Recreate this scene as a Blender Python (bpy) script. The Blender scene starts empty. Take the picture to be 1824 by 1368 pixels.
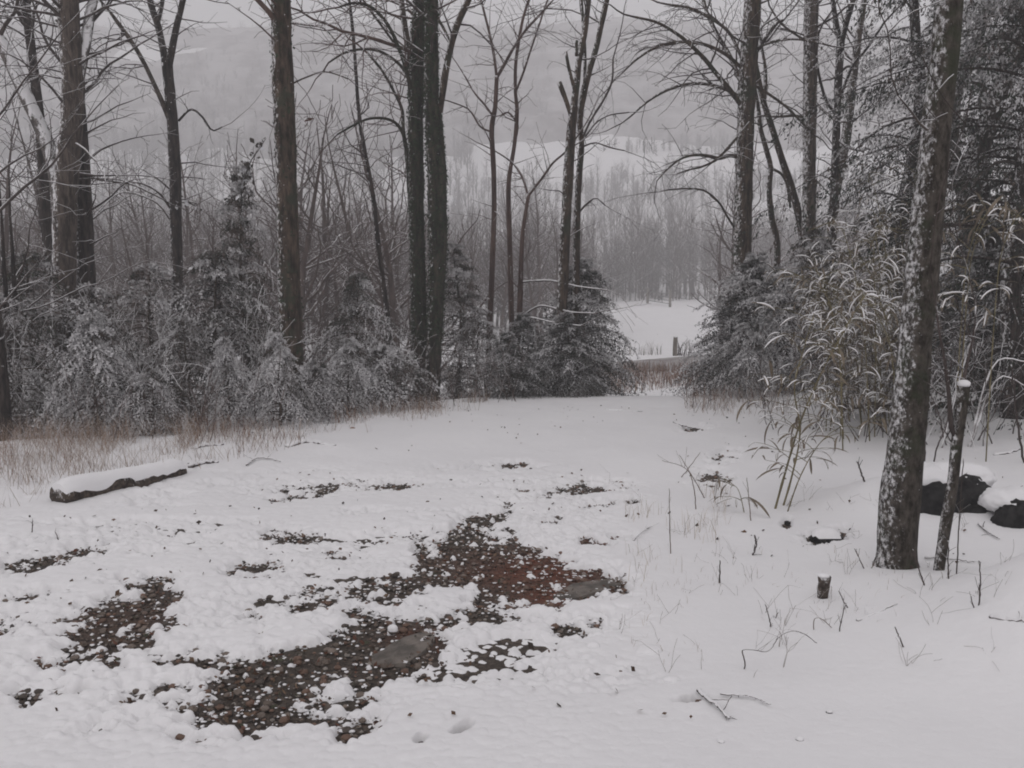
import bpy, math, random
import numpy as np
from math import radians, sin, cos, tan, pi

sc = bpy.context.scene
COL = sc.collection

# ------------------------------------------------------------------ camera, sky, sun, exposure
F = 1650.0                      # focal length in pixels of the 1824 x 1368 photograph
PITCH = radians(8.75)
CAMZ = 1.7
cam_d = bpy.data.cameras.new('camera')
cam = bpy.data.objects.new('camera', cam_d)
COL.objects.link(cam)
cam.location = (0, 0, CAMZ)
cam.rotation_euler = (pi / 2 - PITCH, 0, 0)
cam_d.sensor_width = 36.0
cam_d.lens = 36.0 * F / 1824.0
cam_d.clip_start = 0.05
cam_d.clip_end = 3000
sc.camera = cam

w = bpy.data.worlds.new('World')
sc.world = w
w.use_nodes = True
wn = w.node_tree
wn.nodes.clear()
sky = wn.nodes.new('ShaderNodeTexSky')
sky.sky_type = 'NISHITA'
sky.sun_disc = False
sky.sun_elevation = radians(48)
sky.sun_rotation = radians(200)
sky.air_density = 1.0
sky.dust_density = 4.0
hs = wn.nodes.new('ShaderNodeHueSaturation')
hs.inputs['Saturation'].default_value = 0.04
hs.inputs['Value'].default_value = 0.55
wn.links.new(sky.outputs[0], hs.inputs['Color'])
mx = wn.nodes.new('ShaderNodeMix')
mx.data_type = 'RGBA'
mx.inputs[0].default_value = 0.72        # an even cloud deck
mx.inputs[7].default_value = (7.78, 7.6, 7.84, 1)
wn.links.new(hs.outputs[0], mx.inputs[6])
bg = wn.nodes.new('ShaderNodeBackground')
bg.inputs['Strength'].default_value = 0.10
wo = wn.nodes.new('ShaderNodeOutputWorld')
wn.links.new(mx.outputs[2], bg.inputs['Color'])
wn.links.new(bg.outputs[0], wo.inputs['Surface'])

sun_d = bpy.data.lights.new('sun', 'SUN')
sun_d.energy = 0.6
sun_d.angle = radians(40)
sun_d.color = (1.0, 0.97, 0.95)
sun = bpy.data.objects.new('sun', sun_d)
COL.objects.link(sun)
# same direction as the sky's sun (rotation 200 deg, elevation 48 deg)
sun.rotation_euler = (pi / 2 - radians(48), 0, radians(180 - 200) + radians(0))

sc.view_settings.view_transform = 'Standard'
sc.view_settings.look = 'None'
sc.view_settings.gamma = 1.0
sc.view_settings.use_curve_mapping = False
sc.view_settings.exposure = 0.05
sc.render.engine = 'CYCLES'
sc.cycles.use_denoising = True
sc.cycles.max_bounces = 8
sc.cycles.diffuse_bounces = 3
sc.cycles.volume_bounces = 6
sc.cycles.transparent_max_bounces = 8
sc.cycles.filter_width = 1.9
HAZE = 0.0041

# ------------------------------------------------------------------ numbers: noise and projection
M32 = np.uint64(0xffffffff)

def hsh(ix, iy, s):
    ix = ix.astype(np.int64).astype(np.uint64); iy = iy.astype(np.int64).astype(np.uint64)
    n = (ix * np.uint64(374761393) + iy * np.uint64(668265263) + np.uint64(s) * np.uint64(1442695041)) & M32
    n = ((n ^ (n >> np.uint64(13))) * np.uint64(1274126177)) & M32
    n = ((n ^ (n >> np.uint64(15))) * np.uint64(2246822519)) & M32
    return ((n ^ (n >> np.uint64(16))) & np.uint64(0xffffff)).astype(np.float64) / 16777215.0

def vn(x, y, s=0):
    ix = np.floor(x); iy = np.floor(y)
    fx = x - ix; fy = y - iy
    fx = fx * fx * (3 - 2 * fx); fy = fy * fy * (3 - 2 * fy)
    a = hsh(ix, iy, s); b = hsh(ix + 1, iy, s); c = hsh(ix, iy + 1, s); d = hsh(ix + 1, iy + 1, s)
    return (a * (1 - fx) + b * fx) * (1 - fy) + (c * (1 - fx) + d * fx) * fy

def fbm(x, y, s=0, o=4):
    v = 0; a = 0.5; t = 0
    for i in range(o):
        v = v + a * vn(x, y, s + i * 17); t += a; a *= 0.5; x = x * 2.03; y = y * 2.03
    return v / t

def sstep(a, b, x):
    t = np.clip((x - a) / (b - a), 0, 1)
    return t * t * (3 - 2 * t)

PY = np.array([-700, -60, -20, 0, 14, 18, 22, 25, 30, 34, 36, 42, 60, 95, 130, 160, 200, 235, 262, 335, 400, 700], float)
PZ = np.array([1.6, 1.2, 0.0, -1.52, -2.36, -3.15, -3.78, -4.1, -4.27, -4.42, -4.5, -5.06, -5.6, -6.26, -6.3, -4.5, 2, 18.5, 29, 66, 80, 82], float)
_dy = np.concatenate([np.arange(-700, 60, 0.25), np.arange(60, 700.1, 2.0)])
_dz = np.interp(_dy, PY, PZ)
_k = np.ones(9) / 9.0
_pad = np.pad(_dz, 4, mode='edge')
_dz = np.convolve(_pad, _k, 'valid')

def g(X, Y):
    """height of the bare ground (camera at z = CAMZ)"""
    X = np.asarray(X, float); Y = np.asarray(Y, float)
    z = np.interp(Y, _dy, _dz)
    Yc = np.clip(13.8 + 0.94 * X, 6.5, 14.0)
    s = np.maximum(Y - Yc, 0)
    wl = sstep(0.4, -1.2, X)
    drop = 1.9 * sstep(0, 9, s) * (1 - sstep(19, 30, Y))
    z = z - wl * drop
    # the right bank stays a little higher
    z = z + sstep(2.6, 6.0, X) * (1 - sstep(20, 29, Y)) * (0.03 * np.clip(Y - 5, 0, 12) + 0.06 * np.clip(X - 2.6, 0, 12) * sstep(13, 20, Y))
    # ridge line of the hill varies
    z = z + sstep(240, 340, Y) * 16 * (fbm(X / 110 + 3.1, Y / 300, 5, 3) - 0.5)
    z = z + 0.035 * (fbm(X * 1.1, Y * 1.1, 9, 3) - 0.5) + sstep(45, 90, Y) * 0.5 * (fbm(X / 9, Y / 9, 12, 3) - 0.5)
    # snowy mound close on the right
    z = z + 0.46 * np.exp(-(((X - 2.5) / 0.5) ** 2 + ((Y - 3.75) / 0.6) ** 2))
    # the snow bank behind the black boulders
    z = z + 0.24 * np.exp(-(((X - 2.85) / 0.62) ** 4 + ((Y - 6.25) / 0.42) ** 2))
    return z + CAMZ

FWD = np.array([0, cos(PITCH), -sin(PITCH)]); UPV = np.array([0, sin(PITCH), cos(PITCH)]); RGT = np.array([1.0, 0, 0])

def ray(px, py):
    return FWD + (px - 912) / F * RGT - (py - 684) / F * UPV

def at(px, py, Y):
    d = ray(px, py)
    t = Y / d[1]
    return np.array([0, 0, CAMZ]) + d * t

def m_per_px(Y, py=684):
    return Y / ray(912, py)[1] / F

_T = np.concatenate([np.arange(1.5, 40, 0.01), np.arange(40, 600, 0.25)])

def hit(px, py):
    d = ray(px, py)
    P = d[None, :] * _T[:, None]
    zz = CAMZ + P[:, 2] - g(P[:, 0], P[:, 1])
    k = np.argmax(zz <= 0)
    if zz[k] > 0:
        k = len(_T) - 1
    return np.array([P[k, 0], P[k, 1], float(g(P[k, 0], P[k, 1]))])

# ------------------------------------------------------------------ materials
def new_mat(name):
    m = bpy.data.materials.new(name)
    m.use_nodes = True
    nt = m.node_tree
    b = nt.nodes['Principled BSDF']
    b.inputs['Specular IOR Level'].default_value = 0.25
    return m, nt, b

def nd(nt, t, **kw):
    n = nt.nodes.new(t)
    for k, v in kw.items():
        setattr(n, k, v)
    return n

def mixc(nt, f, a, b):
    n = nd(nt, 'ShaderNodeMix', data_type='RGBA')
    for sck, v in ((0, f), (6, a), (7, b)):
        if hasattr(v, 'is_output'):
            nt.links.new(v, n.inputs[sck])
        elif sck == 0:
            n.inputs[0].default_value = v
        else:
            n.inputs[sck].default_value = (*v, 1)
    return n.outputs[2]

def noise(nt, scale, detail=4, rough=0.6, stretch=None, coord='Object'):
    tc = nd(nt, 'ShaderNodeTexCoord')
    out = tc.outputs[coord]
    if stretch:
        mp = nd(nt, 'ShaderNodeMapping')
        mp.inputs['Scale'].default_value = stretch
        nt.links.new(out, mp.inputs[0]); out = mp.outputs[0]
    n = nd(nt, 'ShaderNodeTexNoise')
    n.inputs['Scale'].default_value = scale
    n.inputs['Detail'].default_value = detail
    n.inputs['Roughness'].default_value = rough
    nt.links.new(out, n.inputs['Vector'])
    return n.outputs[0]

def ramp(nt, v, a, b, lo=0.0, hi=1.0):
    n = nd(nt, 'ShaderNodeMapRange')
    n.interpolation_type = 'SMOOTHSTEP'
    n.inputs[1].default_value = a; n.inputs[2].default_value = b
    n.inputs[3].default_value = lo; n.inputs[4].default_value = hi
    nt.links.new(v, n.inputs[0])
    return n.outputs[0]

def math_n(nt, op, a, b):
    n = nd(nt, 'ShaderNodeMath', operation=op)
    for i, v in enumerate((a, b)):
        if hasattr(v, 'is_output'):
            nt.links.new(v, n.inputs[i])
        else:
            n.inputs[i].default_value = v
    return n.outputs[0]

def bump(nt, b, h, strength, dist=0.02):
    n = nd(nt, 'ShaderNodeBump')
    n.inputs['Strength'].default_value = strength
    n.inputs['Distance'].default_value = dist
    nt.links.new(h, n.inputs['Height'])
    nt.links.new(n.outputs[0], b.inputs['Normal'])

SNOWC = (0.80, 0.79, 0.798)

def snow_mat():
    m, nt, b = new_mat('snow')
    n1 = noise(nt, 0.7, 5); n2 = noise(nt, 70, 3, 0.7)
    c = mixc(nt, ramp(nt, n1, 0.35, 0.7), (0.79, 0.78, 0.788), (0.83, 0.82, 0.826))
    nt.links.new(c, b.inputs['Base Color'])
    b.inputs['Roughness'].default_value = 0.7
    n3 = noise(nt, 14, 3, 0.6)
    s = math_n(nt, 'ADD', math_n(nt, 'MULTIPLY', n2, 0.35), n3)
    bump(nt, b, s, 0.35, 0.012)
    return m

def wood_mat(name, dark, light, snow=0.5, wind=(-0.75, -0.35, 0.45), scale=9.0, stretch=(1, 1, 0.22), bumps=0.9, moss=None, patch=5.0, edge=(0.72, 0.84), wt=0.36):
    """bark with vertical ridges; real snow lies where the bark faces up or into the wind"""
    m, nt, b = new_mat(name)
    n1 = noise(nt, scale, 6, 0.7, stretch)
    n2 = noise(nt, scale * 2.6, 3, 0.6, stretch)
    c = mixc(nt, ramp(nt, n1, 0.35, 0.68), dark, light)
    if moss:
        n3 = noise(nt, 3.2, 4, 0.7)
        c = mixc(nt, ramp(nt, n3, 0.5, 0.62, 0, 0.8), c, moss)
    if snow > 0:
        gm = nd(nt, 'ShaderNodeNewGeometry')
        dp = nd(nt, 'ShaderNodeVectorMath', operation='DOT_PRODUCT')
        wv = np.array(wind, float); wv /= np.linalg.norm(wv)
        dp.inputs[1].default_value = tuple(wv)
        nt.links.new(gm.outputs['Normal'], dp.inputs[0])
        n4 = noise(nt, patch, 6, 0.75, (1, 1, 0.7))
        s = math_n(nt, 'ADD', math_n(nt, 'MULTIPLY', dp.outputs['Value'], wt), n4)
        sf = ramp(nt, s, edge[0] + (0.5 - snow), edge[1] + (0.5 - snow))
        c = mixc(nt, sf, c, SNOWC)
    nt.links.new(c, b.inputs['Base Color'])
    b.inputs['Roughness'].default_value = 0.9
    bump(nt, b, math_n(nt, 'ADD', n1, math_n(nt, 'MULTIPLY', n2, 0.5)), bumps, 0.03)
    return m

def attr_mat(name, rough=0.8, trans=0.0):
    m, nt, b = new_mat(name)
    a = nd(nt, 'ShaderNodeAttribute'); a.attribute_name = 'col'
    nt.links.new(a.outputs['Color'], b.inputs['Base Color'])
    b.inputs['Roughness'].default_value = rough
    return m

def flat_mat(name, c1, c2, scale=6.0, rough=0.8, bumps=0.3, stretch=None):
    m, nt, b = new_mat(name)
    n1 = noise(nt, scale, 5, 0.65, stretch)
    nt.links.new(mixc(nt, ramp(nt, n1, 0.35, 0.65), c1, c2), b.inputs['Base Color'])
    b.inputs['Roughness'].default_value = rough
    bump(nt, b, n1, bumps, 0.02)
    return m

MAT = {
    'snow': snow_mat(),
    'bark_brown': wood_mat('bark_brown', (0.012, 0.008, 0.006), (0.105, 0.075, 0.055), 0.44, moss=(0.035, 0.04, 0.026), patch=26, scale=20, stretch=(1, 1, 0.2)),
    'bark_dark': wood_mat('bark_dark', (0.008, 0.006, 0.006), (0.065, 0.050, 0.043), 0.42, patch=24, scale=20, stretch=(1, 1, 0.2)),
    'bark_moss': wood_mat('bark_moss', (0.008, 0.007, 0.006), (0.068, 0.057, 0.042), 0.40, moss=(0.018, 0.026, 0.014), patch=26, scale=20, stretch=(1, 1, 0.2)),
    'bark_grey': wood_mat('bark_grey', (0.026, 0.020, 0.017), (0.13, 0.102, 0.086), 0.47, patch=22, scale=20, stretch=(1, 1, 0.2)),
    'bark_frosted': wood_mat('bark_frosted', (0.05, 0.043, 0.04), (0.16, 0.14, 0.13), 0.60, patch=9, wind=(0.3, -0.6, 0.75)),
    'bark_near': wood_mat('bark_near', (0.022, 0.017, 0.013), (0.105, 0.09, 0.076), 0.475, wind=(-0.95, -0.3, 0.25), scale=28, stretch=(1, 1, 0.45), patch=44, moss=(0.04, 0.045, 0.026), bumps=1.0, wt=0.27, edge=(0.68, 0.86)),
    'bark_log': wood_mat('bark_log', (0.03, 0.023, 0.02), (0.14, 0.108, 0.085), 0.60, wind=(-0.2, -0.5, 0.8), scale=24, stretch=(.5, 1, 1), patch=34, wt=0.2),
    'twig': wood_mat('twig', (0.035, 0.027, 0.025), (0.085, 0.066, 0.06), 0.36, wind=(-0.1, -0.1, 1.0), bumps=0.2, edge=(.55, .8), wt=0.5),
    'twig_red': wood_mat('twig_red', (0.05, 0.032, 0.028), (0.12, 0.078, 0.065), 0.33, wind=(-0.1, -0.1, 1.0), bumps=0.2, edge=(.55, .8), wt=0.5),
    'twig_snowy': wood_mat('twig_snowy', (0.045, 0.034, 0.03), (0.10, 0.08, 0.07), 0.62, wind=(-0.1, -0.1, 1.0), bumps=0.2, edge=(.55, .8), wt=0.5),
    'stem_tan': wood_mat('stem_tan', (0.10, 0.075, 0.058), (0.19, 0.145, 0.115), 0.30, wind=(-0.1, -0.1, 1.0), bumps=0.2, edge=(.55, .8), wt=0.5),
    'far_wood': wood_mat('far_wood', (0.05, 0.035, 0.031), (0.105, 0.078, 0.069), 0.28, wind=(-0.2, -0.1, 1.0), bumps=0.0, edge=(.55, .8), wt=0.5),
    'foliage': attr_mat('foliage'),
    'dry': attr_mat('dry_blades', 0.85),
    'stone': flat_mat('stone', (0.05, 0.04, 0.034), (0.17, 0.14, 0.12), 30, 0.75),
    'slab': flat_mat('slab', (0.085, 0.075, 0.066), (0.19, 0.165, 0.145), 9, 0.7),
    'red_stone': flat_mat('red_stone', (0.17, 0.085, 0.06), (0.28, 0.17, 0.13), 18, 0.8),
    'black_rock': flat_mat('black_rock', (0.006, 0.006, 0.0065), (0.028, 0.026, 0.026), 14, 0.8, 0.8),
    'asphalt': flat_mat('asphalt', (0.20, 0.18, 0.172), (0.33, 0.31, 0.305), 1.2, 0.7),
    'bamboo_cane': flat_mat('bamboo_cane', (0.09, 0.075, 0.035), (0.20, 0.17, 0.09), 8, 0.5),
    'bamboo_leaf': flat_mat('bamboo_leaf', (0.092, 0.073, 0.050), (0.18, 0.145, 0.105), 14, 0.6),
    'canopy': flat_mat('canopy', (0.12, 0.10, 0.096), (0.38, 0.36, 0.36), 0.10, 0.95, 0.0),
    'post_wood': flat_mat('post_wood', (0.11, 0.095, 0.08), (0.20, 0.175, 0.15), 10, 0.85, stretch=(1, 1, 0.2)),
    'gate_metal': flat_mat('gate_metal', (0.10, 0.10, 0.10), (0.16, 0.155, 0.15), 6, 0.5),
}

def earth_mat():
    m, nt, b = new_mat('earth')
    n1 = noise(nt, 40, 6, 0.75); n2 = noise(nt, 3, 4, 0.6)
    c = mixc(nt, ramp(nt, n1, 0.35, 0.65), (0.032, 0.025, 0.021), (0.125, 0.098, 0.08))
    c = mixc(nt, ramp(nt, n2, 0.45, 0.7, 0, 0.6), c, (0.07, 0.06, 0.048))
    a = nd(nt, 'ShaderNodeAttribute'); a.attribute_name = 'clay'
    c = mixc(nt, math_n(nt, 'MULTIPLY', a.outputs['Fac'], ramp(nt, n1, 0.3, 0.55)), c, (0.17, 0.058, 0.034))
    nt.links.new(c, b.inputs['Base Color'])
    b.inputs['Roughness'].default_value = 0.75
    bump(nt, b, n1, 0.8, 0.02)
    return m
MAT['earth'] = earth_mat()

# ------------------------------------------------------------------ mesh helpers
class MB:
    def __init__(self):
        self.v = []; self.q = []; self.t = []; self.n = 0; self.c = []; self.qm = []; self.tm = []
    def add(self, v, q=None, t=None, col=None, mat=0):
        v = np.asarray(v, float).reshape(-1, 3)
        if q is not None and len(q):
            q = np.asarray(q, np.int64).reshape(-1, 4) + self.n; self.q.append(q); self.qm.append(np.full(len(q), mat))
        if t is not None and len(t):
            t = np.asarray(t, np.int64).reshape(-1, 3) + self.n; self.t.append(t); self.tm.append(np.full(len(t), mat))
        self.v.append(v); self.n += len(v)
        if col is not None:
            col = np.asarray(col, float)
            if col.ndim == 1:
                col = np.tile(col, (len(v), 1))
            self.c.append(col)
    def tube(self, pts, rad, k=6, mat=0, cap=True, rough=0.0, rng=None, col=None):
        pts = np.asarray(pts, float); rad = np.asarray(rad, float)
        n = len(pts)
        tg = np.gradient(pts, axis=0)
        tg /= np.linalg.norm(tg, axis=1)[:, None] + 1e-12
        md = pts[-1] - pts[0]
        ref = np.array([0, 1.0, 0]) if abs(md[1]) < 0.7 * np.linalg.norm(md) else np.array([1.0, 0, 0])
        u = np.cross(tg, ref); u /= np.linalg.norm(u, axis=1)[:, None] + 1e-12
        vv = np.cross(tg, u)
        a = np.arange(k) * 2 * pi / k
        R = rad[:, None] * np.ones(k)
        if rough and rng is not None:
            zz = np.arange(n)[:, None] * 0.55 + rng.uniform(0, 50)
            aa = a[None, :] + np.zeros((n, 1))
            R = R * (1 + rough * (vn(2 * np.cos(aa) + 7 + zz * 0.6, 2 * np.sin(aa) + zz * 0.35, 3) - 0.5) * 2 + 0.5 * rough * (hsh(np.arange(n)[:, None] + np.zeros((1, k)), np.arange(k)[None, :] + np.zeros((n, 1)), int(rng.integers(1000))) - 0.5))
        V = pts[:, None, :] + R[:, :, None] * (np.cos(a)[None, :, None] * u[:, None, :] + np.sin(a)[None, :, None] * vv[:, None, :])
        i = np.arange(n - 1)[:, None] * k; j = np.arange(k)[None, :]; j2 = (j + 1) % k
        q = np.stack([i + j, i + j2, i + k + j2, i + k + j], -1).reshape(-1, 4)
        V = V.reshape(-1, 3)
        t = None
        if cap:
            V = np.vstack([V, pts[0], pts[-1]])
            jj = np.arange(k); jn = (jj + 1) % k
            t = np.vstack([np.stack([np.full(k, n * k), jn, jj], -1), np.stack([np.full(k, n * k + 1), (n - 1) * k + jj, (n - 1) * k + jn], -1)])
        self.add(V, q, t, col=col if col is None else np.tile(np.asarray(col, float), (len(V), 1)), mat=mat)
    def mesh(self, name, mats, smooth=True, off=None):
        V = np.vstack(self.v) if self.v else np.zeros((0, 3))
        if off is not None:
            V = V - np.asarray(off, float)
        return mesh_np(name, V, self.q, self.t, mats, smooth, np.vstack(self.c) if self.c else None, self.qm, self.tm)
    def build(self, name, mats, parent=None, smooth=True):
        off = np.array(parent['_o']) if parent is not None and '_o' in parent else None
        return link(name, self.mesh(name, mats, smooth, off), parent)

def mesh_np(name, V, q, t, mats, smooth=True, col=None, qm=None, tm=None):
    me = bpy.data.meshes.new(name)
    Q = np.vstack(q) if q is not None and len(q) else np.zeros((0, 4), np.int64)
    T = np.vstack(t) if t is not None and len(t) else np.zeros((0, 3), np.int64)
    me.vertices.add(len(V)); me.vertices.foreach_set('co', V.astype(np.float32).ravel())
    loops = np.concatenate([Q.ravel(), T.ravel()]).astype(np.int32)
    me.loops.add(len(loops)); me.loops.foreach_set('vertex_index', loops)
    npoly = len(Q) + len(T)
    me.polygons.add(npoly)
    starts = np.concatenate([np.arange(len(Q)) * 4, len(Q) * 4 + np.arange(len(T)) * 3]).astype(np.int32)
    me.polygons.foreach_set('loop_start', starts)
    me.polygons.foreach_set('use_smooth', np.full(npoly, smooth))
    mats = mats if isinstance(mats, (list, tuple)) else [mats]
    for m in mats:
        me.materials.append(MAT[m] if isinstance(m, str) else m)
    if len(mats) > 1:
        mi = np.concatenate((list(qm) if qm else []) + (list(tm) if tm else [])).astype(np.int32)
        me.polygons.foreach_set('material_index', mi)
    if col is not None:
        a = me.attributes.new('col', 'FLOAT_COLOR', 'POINT')
        a.data.foreach_set('color', np.hstack([col, np.ones((len(col), 1))]).astype(np.float32).ravel())
    me.update(calc_edges=True)
    return me

def link(name, me, parent=None):
    o = bpy.data.objects.new(name, me)
    COL.objects.link(o)
    if parent is not None:
        o.parent = parent
    return o

def empty(name, loc, label=None, cat=None, group=None, rz=0.0):
    o = bpy.data.objects.new(name, None)
    o.empty_display_size = 0.1
    COL.objects.link(o)
    o.location = tuple(float(v) for v in loc); o.rotation_euler = (0, 0, rz)
    o['_o'] = [float(v) for v in loc]
    tag(o, label, cat, group)
    return o

def tag(o, label=None, cat=None, group=None, kind=None):
    if label: o['label'] = label
    if cat: o['category'] = cat
    if group: o['group'] = group
    if kind: o['kind'] = kind
    return o

def dup(o, kids, loc, rz=0.0, s=1.0, label=None, group=None):
    c = o.copy(); COL.objects.link(c)
    c.location = tuple(float(v) for v in loc); c.rotation_euler = (0, 0, rz)
    c.scale = (s, s, s) if np.isscalar(s) else s
    if label: c['label'] = label
    if group: c['group'] = group
    for k in kids:
        d = k.copy(); COL.objects.link(d); d.parent = c
    return c

def crom(P, n):
    """Catmull-Rom through the rows of P, n samples"""
    P = np.asarray(P, float)
    if len(P) < 3:
        t = np.linspace(0, 1, n)[:, None]
        return P[0] * (1 - t) + P[-1] * t
    Q = np.vstack([2 * P[0] - P[1], P, 2 * P[-1] - P[-2]])
    L = np.concatenate([[0], np.cumsum(np.linalg.norm(np.diff(P[:, :3], axis=0), axis=1))])
    s = np.linspace(0, L[-1], n)
    i = np.clip(np.searchsorted(L, s, 'right') - 1, 0, len(P) - 2)
    t = ((s - L[i]) / (L[i + 1] - L[i] + 1e-9))[:, None]
    a, b, c, d = Q[i], Q[i + 1], Q[i + 2], Q[i + 3]
    return 0.5 * (2 * b + (c - a) * t + (2 * a - 5 * b + 4 * c - d) * t ** 2 + (3 * b - a - 3 * c + d) * t ** 3)

def nrm(v):
    return v / (np.linalg.norm(v) + 1e-12)

# ------------------------------------------------------------------ the ground and the snow on it
# bare patches: centre, end of the long half axis (photo pixels), short half axis in pixels, strength
PATCH = [
    ((900, 1012), (1010, 1035), 43, 1.12), ((818, 975), (880, 930), 26, 1.0), ((760, 1000), (790, 1030), 22, 1.0),
    ((845, 932), (880, 928), 14, 0.9), ((1075, 970), (1120, 967), 8, 0.9), ((1045, 1052), (1100, 1045), 20, 1.1),
    ((965, 1065), (1000, 1060), 16, 1.0),
    ((540, 1195), (720, 1140), 33, 1.05), ((650, 1150), (705, 1126), 27, 1.0), ((710, 1170), (765, 1152), 28, 1.15),
    ((430, 1230), (520, 1215), 34, 0.8), ((690, 1065), (790, 1052), 30, 0.56), ((640, 1100), (690, 1087), 22, 0.58),
    ((215, 1112), (292, 1092), 38, 1.12), ((180, 1145), (220, 1140), 30, 0.8), ((250, 1048), (300, 1042), 11, 0.75),
    ((110, 1000), (235, 975), 14, 0.62), ((30, 1073), (90, 1068), 9, 0.85), ((515, 962), (560, 965), 12, 0.8),
    ((450, 1025), (500, 1015), 15, 0.66), ((600, 995), (630, 992), 8, 0.65), ((880, 838), (955, 836), 8, 0.72),
    ((700, 870), (745, 868), 9, 0.8), ((560, 876), (650, 868), 12, 0.58), ((1000, 880), (1090, 872), 13, 0.7),
    ((1085, 903), (1135, 898), 6, 0.72), ((985, 930), (1010, 926), 7, 0.75), ((1265, 860), (1292, 858), 14, 0.85),
    ((1290, 818), (1320, 812), 12, 0.5), ((150, 1235), (300, 1225), 30, 0.34), ((40, 1255), (100, 1250), 22, 0.4),
    ((500, 1285), (640, 1260), 34, 0.6), ((1042, 1118), (1085, 1110), 18, 0.78), ((860, 1105), (980, 1095), 20, 0.5),
    ((1470, 965), (1500, 962), 10, 0.95), ((640, 1310), (680, 1290), 16, 0.62), ((300, 1322), (360, 1318), 6, 0.5),
    ((340, 1190), (400, 1180), 25, 0.45), ((130, 1180), (230, 1176), 22, 0.4), ((20, 1120), (80, 1115), 20, 0.45),
    ((520, 1090), (640, 1060), 25, 0.5), ((1240, 768), (1262, 766), 5, 0.7),
    # little hollows where a stone breaks the snow
    
    
    ((825, 1318), (836, 1312), 6, 1.5), ((750, 1335), (757, 1333), 4, 1.2), 
    
    ((1402, 940), (1408, 938), 6, 1.5), 
    ((1232, 1262), (1250, 1260), 5, 1.0),
]
_PP = []
for c, e, m_, st in PATCH:
    C = hit(*c); A = hit(*e); B = hit(c[0], c[1] - m_)
    J = np.array([[A[0] - C[0], B[0] - C[0]], [A[1] - C[1], B[1] - C[1]]])
    _PP.append((C[:2], np.linalg.inv(J), st))

def bare(X, Y):
    B = np.zeros_like(X)
    for C, Ji, st in _PP:
        dx = X - C[0]; dy = Y - C[1]
        a = Ji[0, 0] * dx + Ji[0, 1] * dy; b = Ji[1, 0] * dx + Ji[1, 1] * dy
        d2 = a * a + b * b
        B = np.maximum(B, st * np.exp(-0.48 * d2))
    return B

def bare_n(X, Y):
    B = bare(X, Y)
    n = fbm(X * 3.3, Y * 3.3, 31, 4) - 0.5
    n2 = fbm(X * 9, Y * 13, 37, 3) - 0.5
    return np.clip(1.12 * B - 0.02 + n * 0.7 * sstep(0.04, 0.4, B) + n2 * 1.25 * sstep(0.08, 0.4, B) * sstep(1.25, 0.75, B), 0, 1.4)

def lumps(X, Y, cell, seed, rmin=0.5, rmax=0.95, sparse=1.0):
    """rounded caps: height 0..1 over hashed points (one in each cell)"""
    ix = np.floor(X / cell); iy = np.floor(Y / cell)
    best = np.zeros_like(X)
    for di in (-1, 0, 1):
        for dj in (-1, 0, 1):
            cx = ix + di; cy = iy + dj
            fx = (cx + 0.15 + 0.7 * hsh(cx, cy, seed)) * cell
            fy = (cy + 0.15 + 0.7 * hsh(cx, cy, seed + 1)) * cell
            r = cell * (rmin + (rmax - rmin) * hsh(cx, cy, seed + 2))
            h = 0.35 + 0.65 * hsh(cx, cy, seed + 3)
            if sparse > 1: h = hsh(cx, cy, seed + 3) ** sparse
            d2 = ((X - fx) ** 2 + (Y - fy) ** 2) / (r * r)
            best = np.maximum(best, h * np.sqrt(np.clip(1 - d2, 0, 1)))
    return best

CELL = 0.046

def snow_depth(X, Y):
    near = (Y > 1.5) & (Y < 12.5) & (np.abs(X) < 6)
    t = np.full(X.shape, 0.05)
    xs = X[near]; ys = Y[near]
    B = bare_n(xs, ys)
    dr = sstep(0.75, -0.2, xs - 0.06 * ys) * sstep(3.0, 3.5, ys) * sstep(9.0, 6.5, ys)
    B = np.maximum(B, dr * np.clip(1.9 * (fbm(xs * 1.9, ys * 3.2, 141, 4) - 0.40), 0, 0.5) * (0.75 + 0.5 * fbm(xs * 12, ys * 12, 147, 2)))
    l1 = lumps(xs, ys, CELL, 71); l2 = lumps(xs, ys, CELL * 0.55, 91)
    tex = sstep(0.06, 0.35, B)                               # gravel shows through as bumps
    # lumpy gravel relief all over the drive, faint where the cover is deep
    drive = sstep(0.7, -0.3, xs - 0.06 * ys) * sstep(9.5, 7.5, ys)
    relief = 0.05 + 0.95 * tex + 0.16 * drive * (1 - tex)
    t2 = 0.046 - 0.090 * sstep(0.06, 0.98, B) + relief * (0.036 * l1 + 0.014 * l2 - 0.022)
    t2 = np.maximum(t2, -0.03 + 0.062 * lumps(xs, ys, 0.075, 131, .22, .5, 3.4) + 0.012 * l2 - 0.006)
    t2 = np.maximum(t2, -0.03 + 0.05 * lumps(xs, ys, 0.036, 151, .3, .6, 3.5) + 0.006 * l2)
    t2 = t2 + 0.007 * drive * (fbm(xs * 7, ys * 7, 55, 3) - 0.5)
    t2 = t2 + 0.014 * (fbm(xs * 2.2, ys * 2.2, 57, 3) - 0.5) + 0.022 * (fbm(xs * .9 + .4 * ys, ys * .5, 58, 2) - 0.5)
    t[near] = t2
    return t

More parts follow.
